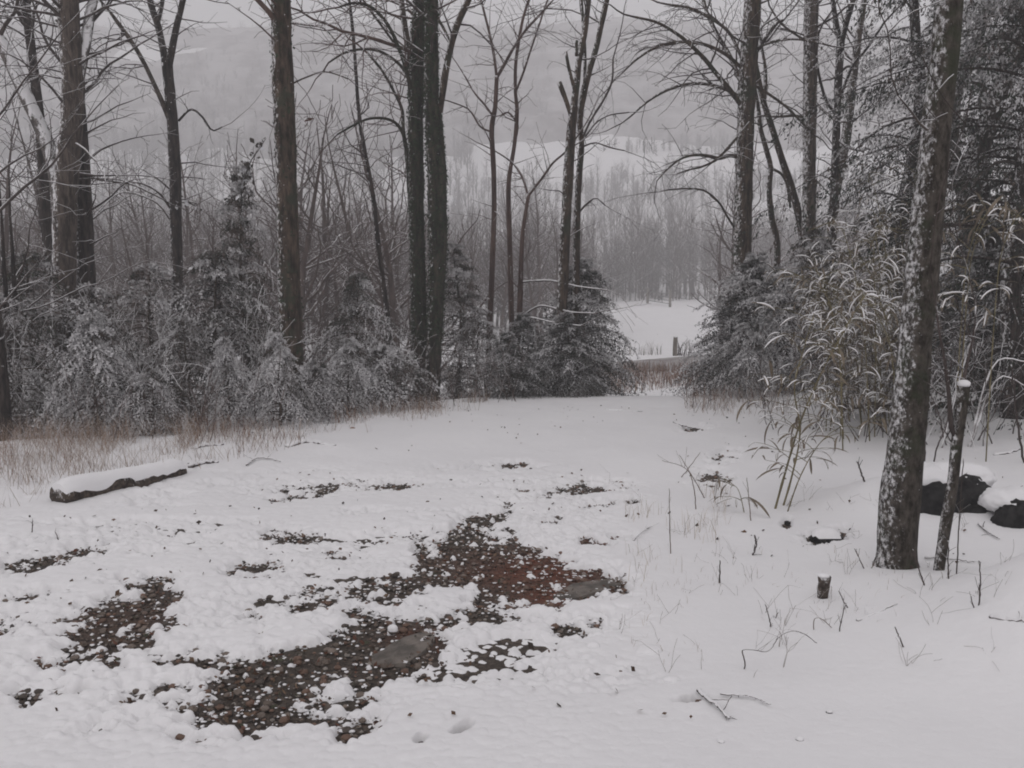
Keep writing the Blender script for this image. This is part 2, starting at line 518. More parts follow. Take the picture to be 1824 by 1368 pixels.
# fan shaped grid: fine close by in the direction of the drive, coarse elsewhere
rr = []
r = 1.6
while r < 690:
    rr.append(r)
    k = 0.0026 if 2.6 < r < 7.5 else (0.0048 if r < 17 else (0.010 if r < 60 else 0.022))
    if r <= 2.6: k = 0.01
    r *= 1 + k
rr = np.array(rr)
fa = np.linspace(-radians(40), radians(40), 600)
ba = np.linspace(radians(40), radians(320), 60)[1:-1]
ang = np.concatenate([fa, ba])
NA = len(ang)
Xg = rr[:, None] * np.sin(ang)[None, :]; Yg = rr[:, None] * np.cos(ang)[None, :]
G = g(Xg, Yg)
S = G + snow_depth(Xg, Yg)
V = np.stack([Xg, Yg, S], -1).reshape(-1, 3)
ii = np.arange(len(rr) - 1)[:, None] * NA; jj = np.arange(NA)[None, :]; jn = (jj + 1) % NA
Qs = np.stack([ii + jn, ii + jj, ii + NA + jj, ii + NA + jn], -1).reshape(-1, 4)
V = np.vstack([V, [0, 0, float(g(0, 0)) + 0.05]])
Tc = np.stack([np.full(NA, len(V) - 1), np.arange(NA), (np.arange(NA) + 1) % NA], -1)[:, [0, 2, 1]]
snow = link('snow', mesh_np('snow', V, [Qs], [Tc], 'snow'))
tag(snow, 'fresh snow lying over the drive, the banks and the valley', 'snow', kind='structure')

# the earth and gravel sheet under it
ex = np.linspace(-6, 5, 320); ey = np.linspace(1.8, 12.5, 320)
EX, EY = np.meshgrid(ex, ey)
EZ = g(EX, EY) + 0.012 * lumps(EX, EY, 0.045, 15) - 0.004
EZ -= 0.2 * (1 - sstep(0.0, 0.02, np.minimum(np.minimum(EX + 6, 5 - EX) / 11, np.minimum(EY - 1.8, 12.5 - EY) / 11)))
i = np.arange(319)[:, None] * 320; j = np.arange(319)[None, :]
Qe = np.stack([i + j, i + j + 1, i + 321 + j, i + 320 + j], -1).reshape(-1, 4)
me = mesh_np('ground', np.stack([EX, EY, EZ], -1).reshape(-1, 3), [Qe], None, 'earth')
_ch = {}
def chit(px, py):
    if (px, py) not in _ch: _ch[(px, py)] = hit(px, py)
    return _ch[(px, py)]
def clay_at(X, Y):
    c = np.zeros_like(X)
    for (px, py, rm, s) in ((960, 1020, 0.36, 1.0), (985, 1062, 0.22, 1.0), (1030, 1000, 0.3, 0.6), (740, 1140, 0.12, 0.8), (220, 1110, 0.3, 0.2), (1075, 970, 0.2, 0.7), (880, 1010, 0.35, 0.4)):
        C = chit(px, py)
        c = np.maximum(c, s * np.exp(-((X - C[0]) ** 2 + (Y - C[1]) ** 2) / rm ** 2))
    return c
a = me.attributes.new('clay', 'FLOAT', 'POINT')
a.data.foreach_set('value', clay_at(EX, EY).ravel().astype(np.float32))
ground = link('ground', me)
tag(ground, 'wet brown gravelly earth showing through the snow', 'ground', kind='structure')

# stones of the gravel: the largest as parts of the ground, the rest as one mass
def rock_mesh(rng, sub=1, flat=0.6, rough=0.22):
    t = (1 + 5 ** 0.5) / 2
    v = np.array([(-1, t, 0), (1, t, 0), (-1, -t, 0), (1, -t, 0), (0, -1, t), (0, 1, t), (0, -1, -t), (0, 1, -t), (t, 0, -1), (t, 0, 1), (-t, 0, -1), (-t, 0, 1)], float)
    f = np.array([(0, 11, 5), (0, 5, 1), (0, 1, 7), (0, 7, 10), (0, 10, 11), (1, 5, 9), (5, 11, 4), (11, 10, 2), (10, 7, 6), (7, 1, 8), (3, 9, 4), (3, 4, 2), (3, 2, 6), (3, 6, 8), (3, 8, 9), (4, 9, 5), (2, 4, 11), (6, 2, 10), (8, 6, 7), (9, 8, 1)])
    v /= np.linalg.norm(v, axis=1)[:, None]
    for _ in range(sub):
        mid = {}; nf = []; vl = list(v)
        def gm(a, b):
            key = (min(a, b), max(a, b))
            if key not in mid:
                m = vl[a] + vl[b]; vl.append(m / np.linalg.norm(m)); mid[key] = len(vl) - 1
            return mid[key]
        for a, b, c in f:
            ab, bc, ca = gm(a, b), gm(b, c), gm(c, a)
            nf += [(a, ab, ca), (b, bc, ab), (c, ca, bc), (ab, bc, ca)]
        v = np.array(vl); f = np.array(nf)
    o = rng.uniform(0, 100, 2)
    n = fbm(v[:, 0] * 1.6 + v[:, 2] * 0.9 + o[0], v[:, 1] * 1.6 - v[:, 2] * 0.7 + o[1], 3, 3) - 0.5
    v = v * (1 + rough * 2.2 * n + rng.uniform(-rough, rough, len(v)) * 0.35)[:, None]
    return v * np.array([1, 1, flat]), f

rng = np.random.default_rng(4)
cx, cy = np.meshgrid(np.arange(int(-6 / CELL), int(5 / CELL)), np.arange(int(2.2 / CELL), int(10.5 / CELL)))
cx = cx.ravel().astype(float); cy = cy.ravel().astype(float)
sx = (cx + 0.15 + 0.7 * hsh(cx, cy, 71)) * CELL; sy = (cy + 0.15 + 0.7 * hsh(cx, cy, 72)) * CELL
BB = bare_n(sx, sy)
keep = (BB > 0.22) & (np.abs(sx) < 0.6 * sy + 0.3)
sx, sy, BB = sx[keep], sy[keep], BB[keep]
sr = CELL * (0.12 + 0.28 * rng.random(len(sx)) ** 1.9)
sx2 = np.concatenate([sx, sx + rng.uniform(-.03, .03, len(sx)), sx + rng.uniform(-.03, .03, len(sx))])
sy2 = np.concatenate([sy, sy + rng.uniform(-.03, .03, len(sx)), sy + rng.uniform(-.03, .03, len(sx))])
sr2 = np.concatenate([sr, sr * 0.55, sr * 0.4])
sz2 = g(sx2, sy2) + 0.006 + 0.38 * sr2
order = np.argsort(-(sr2 / sy2))
shapes = [rock_mesh(rng, 1, 0.65, .32) for _ in range(5)]
lowshapes = [rock_mesh(rng, 0, 0.6, .34) for _ in range(5)]
tones = np.array([(0.11, 0.088, 0.073), (0.16, 0.13, 0.11), (0.075, 0.062, 0.054), (0.20, 0.18, 0.16), (0.14, 0.09, 0.068), (0.055, 0.048, 0.044)])
stone_me = []
for k, (v, f) in enumerate(shapes):
    for c_ in tones[[0, 1, 2, 4]]:
        stone_me.append(mesh_np('stone', v, None, [f], 'foliage', False, np.tile(c_ * rng.uniform(0.9, 1.35), (len(v), 1))))
big = order[:260]
for q_ in big:
    o = link('stone', stone_me[int(rng.integers(len(stone_me)))], ground)
    o.location = (sx2[q_], sy2[q_], sz2[q_]); o.rotation_euler = (0, 0, rng.uniform(0, 6.28)); o.scale = (sr2[q_] * 1.05,) * 3
gm_ = MB()
CL = clay_at(sx2, sy2)
for q_ in order[260:7500]:
    v, f = lowshapes[int(rng.integers(5))]
    a_ = rng.uniform(0, 6.28); s_ = sr2[q_]
    R = np.array([[cos(a_), -sin(a_), 0], [sin(a_), cos(a_), 0], [0, 0, 1]])
    tone = tones[int(rng.integers(6))] * rng.uniform(0.8, 1.5)
    cl = CL[q_] * rng.uniform(0.2, 1.0)
    tone = tone * (1 - cl) + np.array([0.17, 0.062, 0.036]) * cl
    gm_.add(v @ R.T * s_ + [sx2[q_], sy2[q_], sz2[q_]], t=f, col=tone)
gravel = gm_.build('gravel', 'foliage', ground, smooth=False)
gravel['kind'] = 'stuff'
# thin crumbs of snow caught between and on the stones, thicker towards the rims of the patches
cr = MB()
nx = rng.uniform(-.62, .25, 30000); ny = rng.uniform(3.0, 9.0, 30000); nx = nx * ny
bb = bare_n(nx, ny)
kp = (bb > .3) & (rng.random(30000) < np.interp(bb, [.3, .6, 1.0, 1.4], [.85, .65, .3, .2]))
nx, ny = nx[kp][:2700], ny[kp][:2700]; nz_ = g(nx, ny)
for q_ in range(len(nx)):
    v, f = lowshapes[q_ % 5]
    s_ = rng.uniform(.003, .0095)
    cr.add(v * [s_ * rng.uniform(.8, 1.8), s_ * rng.uniform(.8, 1.4), s_ * .75] + [nx[q_], ny[q_], nz_[q_] + rng.uniform(.012, .022)], t=f)
crumbs = cr.build('snow_crumbs', 'snow', ground); crumbs['kind'] = 'stuff'

def lone_stone(px, py, wpx, hpx, mat, name, label, cat, flat=0.5, snow_on=True, seed=1, dz=0.0, cover=0.55):
    P = hit(px, py); s = m_per_px(P[1], py) * wpx / 2
    rg = np.random.default_rng(seed)
    root = empty(name, P + [0, 0, 0.03 + dz], label, cat)
    v, f = rock_mesh(rg, 2, flat, 0.16)
    mb = MB(); mb.add(v * [s, s * 0.8, s] + P + [0, 0, 0.03 + dz], t=f)
    mb.build('rock', mat, root)
    if snow_on:
        v2 = v * [s * 1.04, s * 0.84, s]; zc = np.quantile(v2[:, 2], cover)
        v2 = v2.copy(); up = v2[:, 2] > zc
        v2[:, 2] = np.where(up, v2[:, 2] + 0.35 * s * flat, v2[:, 2] - 0.002)
        kf = f[(up[f]).any(axis=1)]
        mb = MB(); mb.add(v2 + P + [0, 0, 0.034 + dz], t=kf)
        mb.build('snow_cap', 'snow', root)
    return root

def slab(px, py, ex_, ey_, label, seed, h=0.02, mat='slab', dz=0.0):
    """a flat broken plate of stone; ex_, ey_: half axes in photo pixels"""
    rg = np.random.default_rng(seed)
    C = hit(px, py); A = hit(px + ex_[0], py + ex_[1]) - C; B = hit(px + ey_[0], py + ey_[1]) - C
    n = 11
    mb = MB()
    th = np.linspace(0, 2 * pi, n, endpoint=False)
    rad = rg.uniform(0.68, 1.16, n)
    ring = np.array([A * cos(t) * q + B * sin(t) * q for t, q in zip(th, rad)])
    ring[:, 2] = g(C[0] + ring[:, 0], C[1] + ring[:, 1]) - C[2]
    top = ring * 0.93 + np.stack([0 * rad, 0 * rad, h * rg.uniform(.6, 1.2, n)], -1); low = ring + [0, 0, -0.02]; inn = ring * 0.5 + np.stack([0 * rad, 0 * rad, h * rg.uniform(.9, 1.5, n)], -1)
    V = np.vstack([low, top, inn, [[0, 0, h + 0.006]]]) + C + [0, 0, dz]
    k = np.arange(n); kn = (k + 1) % n
    q = np.vstack([np.stack([k, kn, n + kn, n + k], -1), np.stack([n + k, n + kn, 2 * n + kn, 2 * n + k], -1)])
    t = np.stack([2 * n + k, 2 * n + kn, np.full(n, 3 * n)], -1)
    mb.add(V, q, t)
    o = mb.build('flat_stone', mat, None, smooth=False)
    tag(o, label, 'stone')
    return o

slab(712, 1165, (62, -16), (18, -30), 'flat grey brown stone plate lying bare in the lower gravel patch', 5)
slab(1050, 1054, (64, -8), (18, -17), 'long grey stone plate beside the red clay in the upper bare patch', 6)

# road far below the crest, crossing behind the gap
rx = np.linspace(-14, 40, 91)
yc1 = 30.2 + 0.35 * (rx - 5) * sstep(-12, 4, rx); yc2 = 34.0 + 0.85 * (rx - 5) * sstep(-12, 4, rx) * sstep(34, 8, rx)
yc2 = np.maximum(yc2, yc1 + 2.6)
rv = []
for k in range(5):
    yy = yc1 + (yc2 - yc1) * k / 4
    rv.append(np.stack([rx, yy, g(rx, yy) + 0.055 + 0.05], -1))
rv = np.concatenate(rv)
i = np.arange(4)[:, None] * 91; j = np.arange(90)[None, :]
link('road', mesh_np('road', rv, [np.stack([i + j, i + j + 1, i + 92 + j, i + 91 + j], -1).reshape(-1, 4)], None, 'asphalt'))
tag(bpy.data.objects['road'], 'grey slushy road crossing below the crest of the drive', 'road', kind='structure')
# ------------------------------------------------------------------ bare trees
def grow(p, d, L, r, rng, mbs, up=0.0, droop=0.0, wander=0.16, rmin=0.003, dens=3.2, flat=None, ratio=(0.3, 0.6)):
    """one bough and its smaller boughs; mbs[0] takes this one, mbs[1:] the finer ones"""
    n = int(np.clip(L / 0.16, 4, 11)); st = L / n
    P = [np.array(p, float)]; D = [nrm(d)]
    dd = D[0]
    for i in range(n):
        f = i / n
        dd = nrm(dd + rng.normal(0, wander, 3) + np.array([0, 0, up * (1 - f) - droop * f]))
        P.append(P[-1] + dd * st); D.append(dd)
    R = np.maximum(r * (1 - 0.8 * np.linspace(0, 1, n + 1) ** 0.9), rmin)
    k = 7 if r > 0.03 else (5 if r > 0.012 else 3)
    mbs[0].tube(P, R, k, cap=False)
    if len(mbs) > 1:
        nc = max(1, int(L * dens * rng.uniform(0.8, 1.2)))
        for c in range(nc):
            f = rng.uniform(0.18, 0.98); i = min(int(f * n), n - 1); q = f * n - i
            pp = P[i] * (1 - q) + P[i + 1] * q
            ax = D[i + 1]; pr = rng.normal(0, 1, 3)
            if flat is not None:
                pr[1] *= flat
            pr = nrm(pr - ax * pr.dot(ax))
            dc = nrm(ax * rng.uniform(0.5, 0.9) + pr * 0.8)
            Lc = L * rng.uniform(*ratio) * (1.1 - 0.6 * f)
            grow(pp, dc, max(Lc, 0.12), max(R[i] * 0.55, rmin), rng, mbs[1:], up * 0.7, droop, wander * 1.1, rmin, dens * 1.35, flat, ratio)

def px_path(ctrl, Y, dY=0.0, n=None):
    """photo-pixel centreline (px, py, width) -> points and radii at depth Y (dY: shift reached at the end)"""
    C = np.array(ctrl, float)
    L = np.concatenate([[0], np.cumsum(np.hypot(*np.diff(C[:, :2], axis=0).T))])
    f = L / (L[-1] + 1e-9)
    P = np.array([np.append(at(x, y, Y + dY * q), wd / 2 * m_per_px(Y + dY * q, y)) for (x, y, wd), q in zip(C, f)])
    ln = np.linalg.norm(np.diff(P[:, :3], axis=0), axis=1).sum()
    S_ = crom(P, n or int(np.clip(ln / 0.07, 6, 150)))
    return S_[:, :3], np.maximum(S_[:, 3], 0.002)

IVY = MB
def ivy_on(root, P, R, rng, n, fr=(0.0, 1.0), size=(0.012, 0.026), snow=0.0):
    i = rng.uniform(fr[0], fr[1], n) * (len(P) - 2)
    k = i.astype(int); q = (i - k)[:, None]
    c = P[k] * (1 - q) + P[k + 1] * q; rad = R[k]
    a = rng.uniform(0, 2 * pi, n)
    out = np.stack([np.cos(a), np.sin(a), rng.normal(0, 0.3, n)], -1)
    c = c + out * (rad * rng.uniform(0.95, 1.22, n))[:, None]
    s = rng.uniform(size[0], size[1], n)[:, None]
    tn = nrm_rows(np.cross(out, rng.normal(0, 1, (n, 3)))); bt = nrm_rows(np.cross(out, tn) + rng.normal(0, 0.5, (n, 3)))
    V = np.stack([c + bt * s, c + tn * s * 0.75, c - bt * s * 0.8, c - tn * s * 0.75], 1).reshape(-1, 3)
    col = np.tile(np.array([0.022, 0.034, 0.017]), (n, 1)) * rng.uniform(0.6, 1.5, (n, 1))
    sn = rng.random(n) < snow; col[sn] = (0.62, 0.62, 0.64)
    mb = MB(); mb.add(V, np.arange(4 * n).reshape(-1, 4), col=np.repeat(col, 4, 0))
    o = mb.build('ivy', 'foliage', root, smooth=False); o['kind'] = 'stuff'
    return o

def nrm_rows(a):
    return a / (np.linalg.norm(a, axis=1)[:, None] + 1e-12)

def bare_tree(name, label, Y, ctrl, limbs=(), bark='bark_brown', twig='twig', sprouts=(), top=4.0, seed=1, sides=16, ivy=0, group=None, ground_to=True, rough=0.07, flare=1.25, ivy_fr=(0, 1), crown=10, cap_top=False):
    """trunk along a photo centreline from top to base; limbs: (ctrl, dY, sprouts); sprouts: (n, f0, f1, L0, L1, up, droop, side)"""
    rng = np.random.default_rng(seed)
    P, R = px_path(ctrl[::-1], Y)                   # base first
    if ground_to:
        gz = float(g(P[0, 0], P[0, 1])) - 0.12
        if P[0, 2] > gz + 0.05:
            d_ = nrm(P[0] - P[3]); d_ = d_ / -d_[2] if d_[2] < -0.3 else np.array([0, 0, -1.0])
            h = P[0, 2] - gz; m = max(3, int(h / 0.1))
            ext = np.array([P[0] + d_ * h * t for t in np.linspace(1, 0, m, endpoint=False)])
            P = np.vstack([ext, P]); R = np.concatenate([R[0] * (1 + (flare - 1) * np.linspace(1, 0, m, endpoint=False) ** 2), R])
        else:
            P[0, 2] = min(P[0, 2], gz)
    if top > 0:
        d_ = nrm(P[-1] - P[-6]); m = int(top / 0.2)
        d0 = d_.copy(); ext = []
        q = P[-1].copy()
        for k in range(m):
            d0 = nrm(d0 + rng.normal(0, 0.03, 3) + [0, 0, 0.02]); q = q + d0 * top / m; ext.append(q.copy())
        P = np.vstack([P, ext]); R = np.concatenate([R, np.maximum(R[-1] * np.linspace(1, 0.12, m + 1)[1:], 0.008)])
    base = np.array([P[0, 0], P[0, 1], float(g(P[0, 0], P[0, 1]))])
    root = empty(name, base, label, 'tree', group)
    mb = MB(); mb.tube(P, R, sides, rough=rough, rng=rng)
    mb.build('trunk', bark, root)
    tw = MB()
    def spr(P_, R_, items, host):
        for (n, f0, f1, L0, L1, up, droop, side) in items:
            for _ in range(n):
                f = rng.uniform(f0, f1); i = int(f * (len(P_) - 2))
                ax = nrm(P_[i + 1] - P_[i])
                az = rng.uniform(0, 2 * pi)
                o_ = np.array([cos(az) + side * 1.3, sin(az) * 0.8, 0])
                o_ = nrm(o_ - ax * o_.dot(ax))
                d_ = nrm(o_ + ax * rng.uniform(0.15, 0.8))
                L = rng.uniform(L0, L1); r = np.clip(min(R_[i] * 0.45, 0.012 * L + 0.004), 0.004, 0.05)
                if L > 0.9:
                    b = MB(); grow(P_[i], d_, L, r, rng, [b, tw, tw], up, droop)
                    b.build('branch', twig, root)
                else:
                    grow(P_[i], d_, L, r, rng, [tw, tw], up, droop)
    spr(P, R, sprouts, None)
    if top > 0 and crown:
        spr(P, R, [(crown, 1 - top * 0.75 / max(np.linalg.norm(P[-1] - P[0]), 1), 0.98, 1.2, 2.6, 0.08, 0.02, 0)], None)
    for lim in limbs:
        lc, dY, sp = lim[:3]
        PL, RL = px_path(lc, Y, dY)
        b = MB(); b.tube(PL, RL, 8 if RL[0] > 0.03 else 6, rough=0.05, rng=rng)
        b.build('branch', lim[3] if len(lim) > 3 else bark, root)
        spr(PL, RL, sp, None)
        if not (len(lim) > 4 and lim[4]):           # the fine end goes on beyond the drawn part
            grow(PL[-1], PL[-1] - PL[-3], 1.1, RL[-1], rng, [tw, tw], 0.03, 0.03)
    if tw.n:
        o = tw.build('twigs', twig, root); o['kind'] = 'stuff'
    if ivy:
        ivy_on(root, P, R, rng, ivy, ivy_fr)
    return root, P, R

# sprouts tuples: (count, from, to, Lmin, Lmax, up, droop, side)
bare_tree('bare_tree', 'slender dark trunk leftmost of the left group, behind the thick grey twin-stemmed tree', 14.5,
          [(45, 0, 14), (58, 110, 16), (72, 230, 18), (80, 380, 21), (91, 462, 22)],
          [([(52, 50, 8), (40, 10, 6), (36, -30, 5)], -0.5, [(4, .2, .9, .5, 1.0, .05, .05, 0)])],
          'bark_dark', 'twig', [(14, .45, .85, .6, 1.5, .02, .12, 0)], 3, 11)
bare_tree('leaning_tree', 'pale snow-plastered trunk leaning left across the slender dark trunk', 13.2,
          [(-40, 20, 22), (3, 78, 23), (28, 130, 24), (55, 190, 24), (82, 250, 25), (98, 310, 24), (106, 380, 20), (116, 480, 18)],
          [], 'bark_frosted', 'twig_snowy', [(6, .6, .98, .5, 1.2, .02, .1, 0)], 2.0, 12)
bare_tree('twin_tree', 'thick grey-brown trunk of the left group with a frosted fork leaning right', 12.6,
          [(121, 0, 37), (125, 80, 36), (130, 150, 38), (127, 220, 38), (120, 300, 40), (116, 400, 40), (114, 500, 42)],
          [([(138, 165, 16), (144, 125, 18), (151, 90, 18), (157, 45, 19), (166, 0, 17), (176, -50, 15)], 0.3, [(4, .1, .9, .6, 1.2, 0, .1, .4)], 'bark_frosted'),
           ([(112, 55, 8), (104, 40, 5), (99, 36, 4)], 0, [], 'bark_grey', True)],
          'bark_grey', 'twig', [(13, .42, .8, .7, 1.6, .0, .14, 0)], 4, 13, rough=0.06)
bare_tree('dark_tree', 'straight dark trunk rising right beside the thick grey-brown trunk', 12.9,
          [(136, 135, 16), (141, 200, 22), (147, 300, 26), (151, 400, 28), (154, 500, 30), (156, 540, 31)],
          [([(152, 300, 6), (170, 318, 5), (200, 322, 4.5), (240, 330, 4), (270, 345, 3)], 0.6, [(5, .2, .9, .3, .8, .0, .1, 0)], 'twig_snowy')],
          'bark_dark', 'twig', [(10, .5, .95, .6, 1.4, .02, .1, .5)], 1.0, 14, crown=3)
bare_tree('forked_tree', 'dark tree splitting into a narrow upright fork left of the thickest mossy trunk', 15.5,
          [(297, 112, 19), (303, 170, 19), (308, 230, 20), (312, 320, 21), (314, 420, 20), (316, 500, 19)],
          [([(297, 125, 16), (290, 85, 13), (281, 45, 12), (268, 5, 12), (258, -40, 10)], 0.3, [(5, .2, .95, .5, 1.0, .05, .02, 0)]),
           ([(299, 125, 15), (307, 85, 13), (315, 45, 12), (326, 0, 11), (336, -45, 9)], -0.3, [(6, .2, .95, .5, 1.0, .05, .02, .3)]),
           ([(281, 45, 7), (288, 10, 8), (292, -20, 7)], 0.2, [(2, .2, .9, .4, .8, .05, .02, 0)]),
           ([(302, 215, 9), (288, 180, 9), (270, 140, 8), (250, 100, 8), (230, 68, 8), (208, 38, 7), (195, 20, 5)], -0.8, [(7, .3, .98, .7, 1.3, -.05, .22, -.4)], 'bark_grey'),
           ([(306, 375, 5), (285, 345, 5), (262, 330, 4.5), (238, 324, 4), (205, 325, 3.5), (165, 328, 3)], -0.8, [(8, .2, .95, .4, .9, -.02, .18, 0)], 'twig_snowy'),
           ([(306, 395, 4), (280, 362, 3.5), (240, 345, 3.2), (210, 345, 3), (180, 372, 2.5), (165, 390, 2)], -0.6, [(5, .2, .95, .3, .6, -.02, .2, 0)], 'twig_snowy'),
           ([(318, 215, 5), (340, 195, 4), (360, 208, 3.5), (378, 232, 3), (396, 226, 2)], -0.3, [(6, .2, .95, .3, .7, .02, .15, 0)])],
          'bark_dark', 'twig', [(8, .5, .95, .6, 1.3, .0, .16, 0)], 0, 15, crown=0)
root6, P6, R6 = bare_tree('mossy_tree', 'thickest single trunk, mossy and straight, standing among the left cedars', 11.3,
          [(500, -5, 34), (502, 80, 36), (504, 150, 38), (508, 250, 37), (511, 350, 37), (514, 450, 39), (517, 560, 41), (520, 640, 43)],
          [([(518, 40, 4), (540, 44, 3), (575, 50, 2.6), (600, 75, 2.2)], -1.0, [(7, .2, .95, .5, 1.0, -.02, .12, .5)]),
           ([(519, 150, 3.5), (545, 138, 3), (580, 128, 2.6), (620, 140, 2.2)], 1.0, [(6, .2, .95, .5, 1.0, -.02, .12, .5)])],
          'bark_brown', 'twig_red', [(7, .62, .8, .6, 1.2, .0, .12, .6)], 5, 16, sides=22, rough=0.05, ivy=500, ivy_fr=(.1, .8))
# dangling dead leaves by the mossy trunk
_dl = MB(); _r = np.random.default_rng(3)
for (x_, y_) in ((545, 208), (549, 214), (546, 222), (553, 211)):
    c_ = at(x_, y_, 11.25); s_ = 0.035
    a_ = _r.normal(0, 1, (2, 3)); a_ = nrm_rows(a_)
    _dl.add([c_ + a_[0] * s_ * 1.4, c_ + a_[1] * s_, c_ - a_[0] * s_ * 1.4, c_ - a_[1] * s_], [[0, 1, 2, 3]], col=(0.07, 0.028, 0.016))
_dl.tube([at(520, 190, 11.3), at(535, 190, 11.27), at(546, 200, 11.25), at(549, 214, 11.25)], [.004, .003, .003, .002], 3, cap=False, col=(0.05, 0.035, 0.03))
_dl.build('dead_leaves', 'foliage', root6, smooth=False)
bare_tree('sapling', 'thin dark sapling left of the ivy-covered twin trunks', 15.0,
          [(622, 0, 5), (629, 60, 6), (634, 130, 6), (640, 210, 7), (650, 270, 7), (663, 340, 8), (673, 430, 9), (682, 500, 9)],
          [], 'bark_dark', 'twig', [(16, .35, .95, .5, 1.2, .1, .02, 0)], 1.5, 17, sides=8, crown=3)
bare_tree('ivy_tree', 'left stem of the ivy-covered twin trunks at the centre left', 13.6,
          [(750, -5, 27), (745, 80, 27), (741, 150, 27), (741, 300, 27), (744, 450, 26), (748, 620, 29), (750, 690, 31)],
          [([(736, 215, 10), (733, 150, 11), (728, 90, 11), (720, 40, 11), (713, -10, 10), (705, -50, 9)], 0.5, [(6, .2, .95, .6, 1.2, .05, .03, -.3)], 'bark_grey'),
           ([(736, 190, 7), (725, 130, 7), (708, 80, 6.5), (688, 40, 6), (660, 12, 5.5), (632, 5, 5), (605, 12, 4)], -0.5, [(14, .2, .98, .5, 1.1, .06, .06, -.3)]),
           ([(737, 450, 6), (731, 380, 8), (726, 290, 8), (718, 230, 7), (716, 195, 6), (700, 160, 5), (680, 125, 4.5), (655, 95, 4)], 0.6, [(12, .3, .98, .5, 1.0, .05, .06, -.3)]),
           ([(723, 250, 6), (708, 222, 5.5), (685, 211, 5), (655, 212, 4.5), (628, 224, 4), (600, 240, 3)], -0.5, [(12, .15, .98, .4, 1.0, .05, .1, 0)]),
           ([(735, 155, 6), (720, 125, 6), (700, 105, 5), (672, 90, 5), (640, 88, 4.5), (612, 95, 4), (585, 112, 3)], 0.4, [(12, .15, .98, .4, 1.0, .03, .12, 0)]),
           ([(736, 130, 5), (715, 95, 5), (690, 60, 4), (668, 30, 4), (640, -10, 3)], 0.2, [(9, .15, .98, .4, 1.0, .06, .05, 0)])],
          'bark_moss', 'twig_red', [(7, .55, .85, .5, 1.2, .02, .06, -.5)], 5, 18, sides=20, ivy=3800, ivy_fr=(.12, .8))
bare_tree('ivy_tree', 'right stem of the ivy-covered twin trunks, with a bare limb forking off to the right', 13.3,
          [(768, -5, 25), (768, 80, 25), (769, 160, 27), (774, 240, 31), (778, 310, 34), (780, 400, 33), (779, 480, 31), (775, 580, 27), (770, 680, 30)],
          [([(783, 200, 12), (790, 150, 13), (797, 110, 12), (806, 70, 12), (818, 35, 12), (834, 0, 12), (850, -45, 10)], -0.4, [(6, .3, .98, .5, 1.1, .05, .02, .3)], 'bark_brown'),
           ([(778, 30, 6), (790, 50, 5), (800, 70, 4), (806, 82, 4)], -0.2, [], 'bark_brown', True)],
          'bark_moss', 'twig', [(5, .6, .85, .5, 1.0, .02, .08, .6)], 5, 19, sides=20, ivy=3800, ivy_fr=(.12, .8))
bare_tree('sapling', 'slim brown sapling forking high up, right of the ivy-covered twin trunks', 15.5,
          [(885, 135, 7), (882, 190, 8), (876, 230, 9), (879, 300, 9), (880, 380, 9), (877, 470, 10), (874, 540, 10)],
          [([(885, 140, 5), (880, 100, 5), (872, 60, 4.5), (862, 20, 4), (852, -20, 3)], 0.3, [(13, .1, .98, .4, .9, .12, .0, -.2)], 'twig_red'),
           ([(885, 138, 6), (900, 112, 6), (915, 85, 5), (935, 55, 5), (960, 28, 4), (985, 0, 3)], -0.3, [(13, .1, .98, .4, .9, .12, .0, .2)], 'twig_red'),
           ([(877, 205, 4), (862, 185, 3.5), (845, 165, 3), (825, 130, 2.6)], 0.3, [(8, .1, .98, .3, .7, .08, .02, 0)], 'twig_red'),
           ([(876, 235, 4), (855, 225, 3.4), (835, 195, 3), (800, 180, 2.6)], -0.3, [(8, .1, .98, .3, .6, .04, .04, 0)], 'twig_red')],
          'twig_red', 'twig_red', [(10, .5, .98, .4, .9, .06, .02, 0)], 0, 20, sides=10, crown=0)
bare_tree('sapling', 'slim winding sapling second right of the ivy-covered twin trunks', 15.9,
          [(945, -10, 4), (930, 40, 5), (919, 110, 6), (918, 160, 6), (921, 200, 7), (916, 260, 7), (906, 330, 8), (908, 430, 9), (911, 560, 10)],
          [([(918, 165, 4), (932, 130, 4), (945, 90, 3.5), (962, 40, 3), (975, 0, 3)], -0.3, [(9, .1, .98, .4, .8, .1, .0, .2)], 'twig_red'),
           ([(919, 215, 3.5), (905, 200, 3.5), (893, 205, 3)], -0.3, [(4, .1, .98, .3, .6, .1, .0, 0)], 'twig_red')],
          'twig_red', 'twig_red', [(16, .45, .98, .4, .9, .08, .02, 0)], 1.0, 21, sides=10, crown=3)
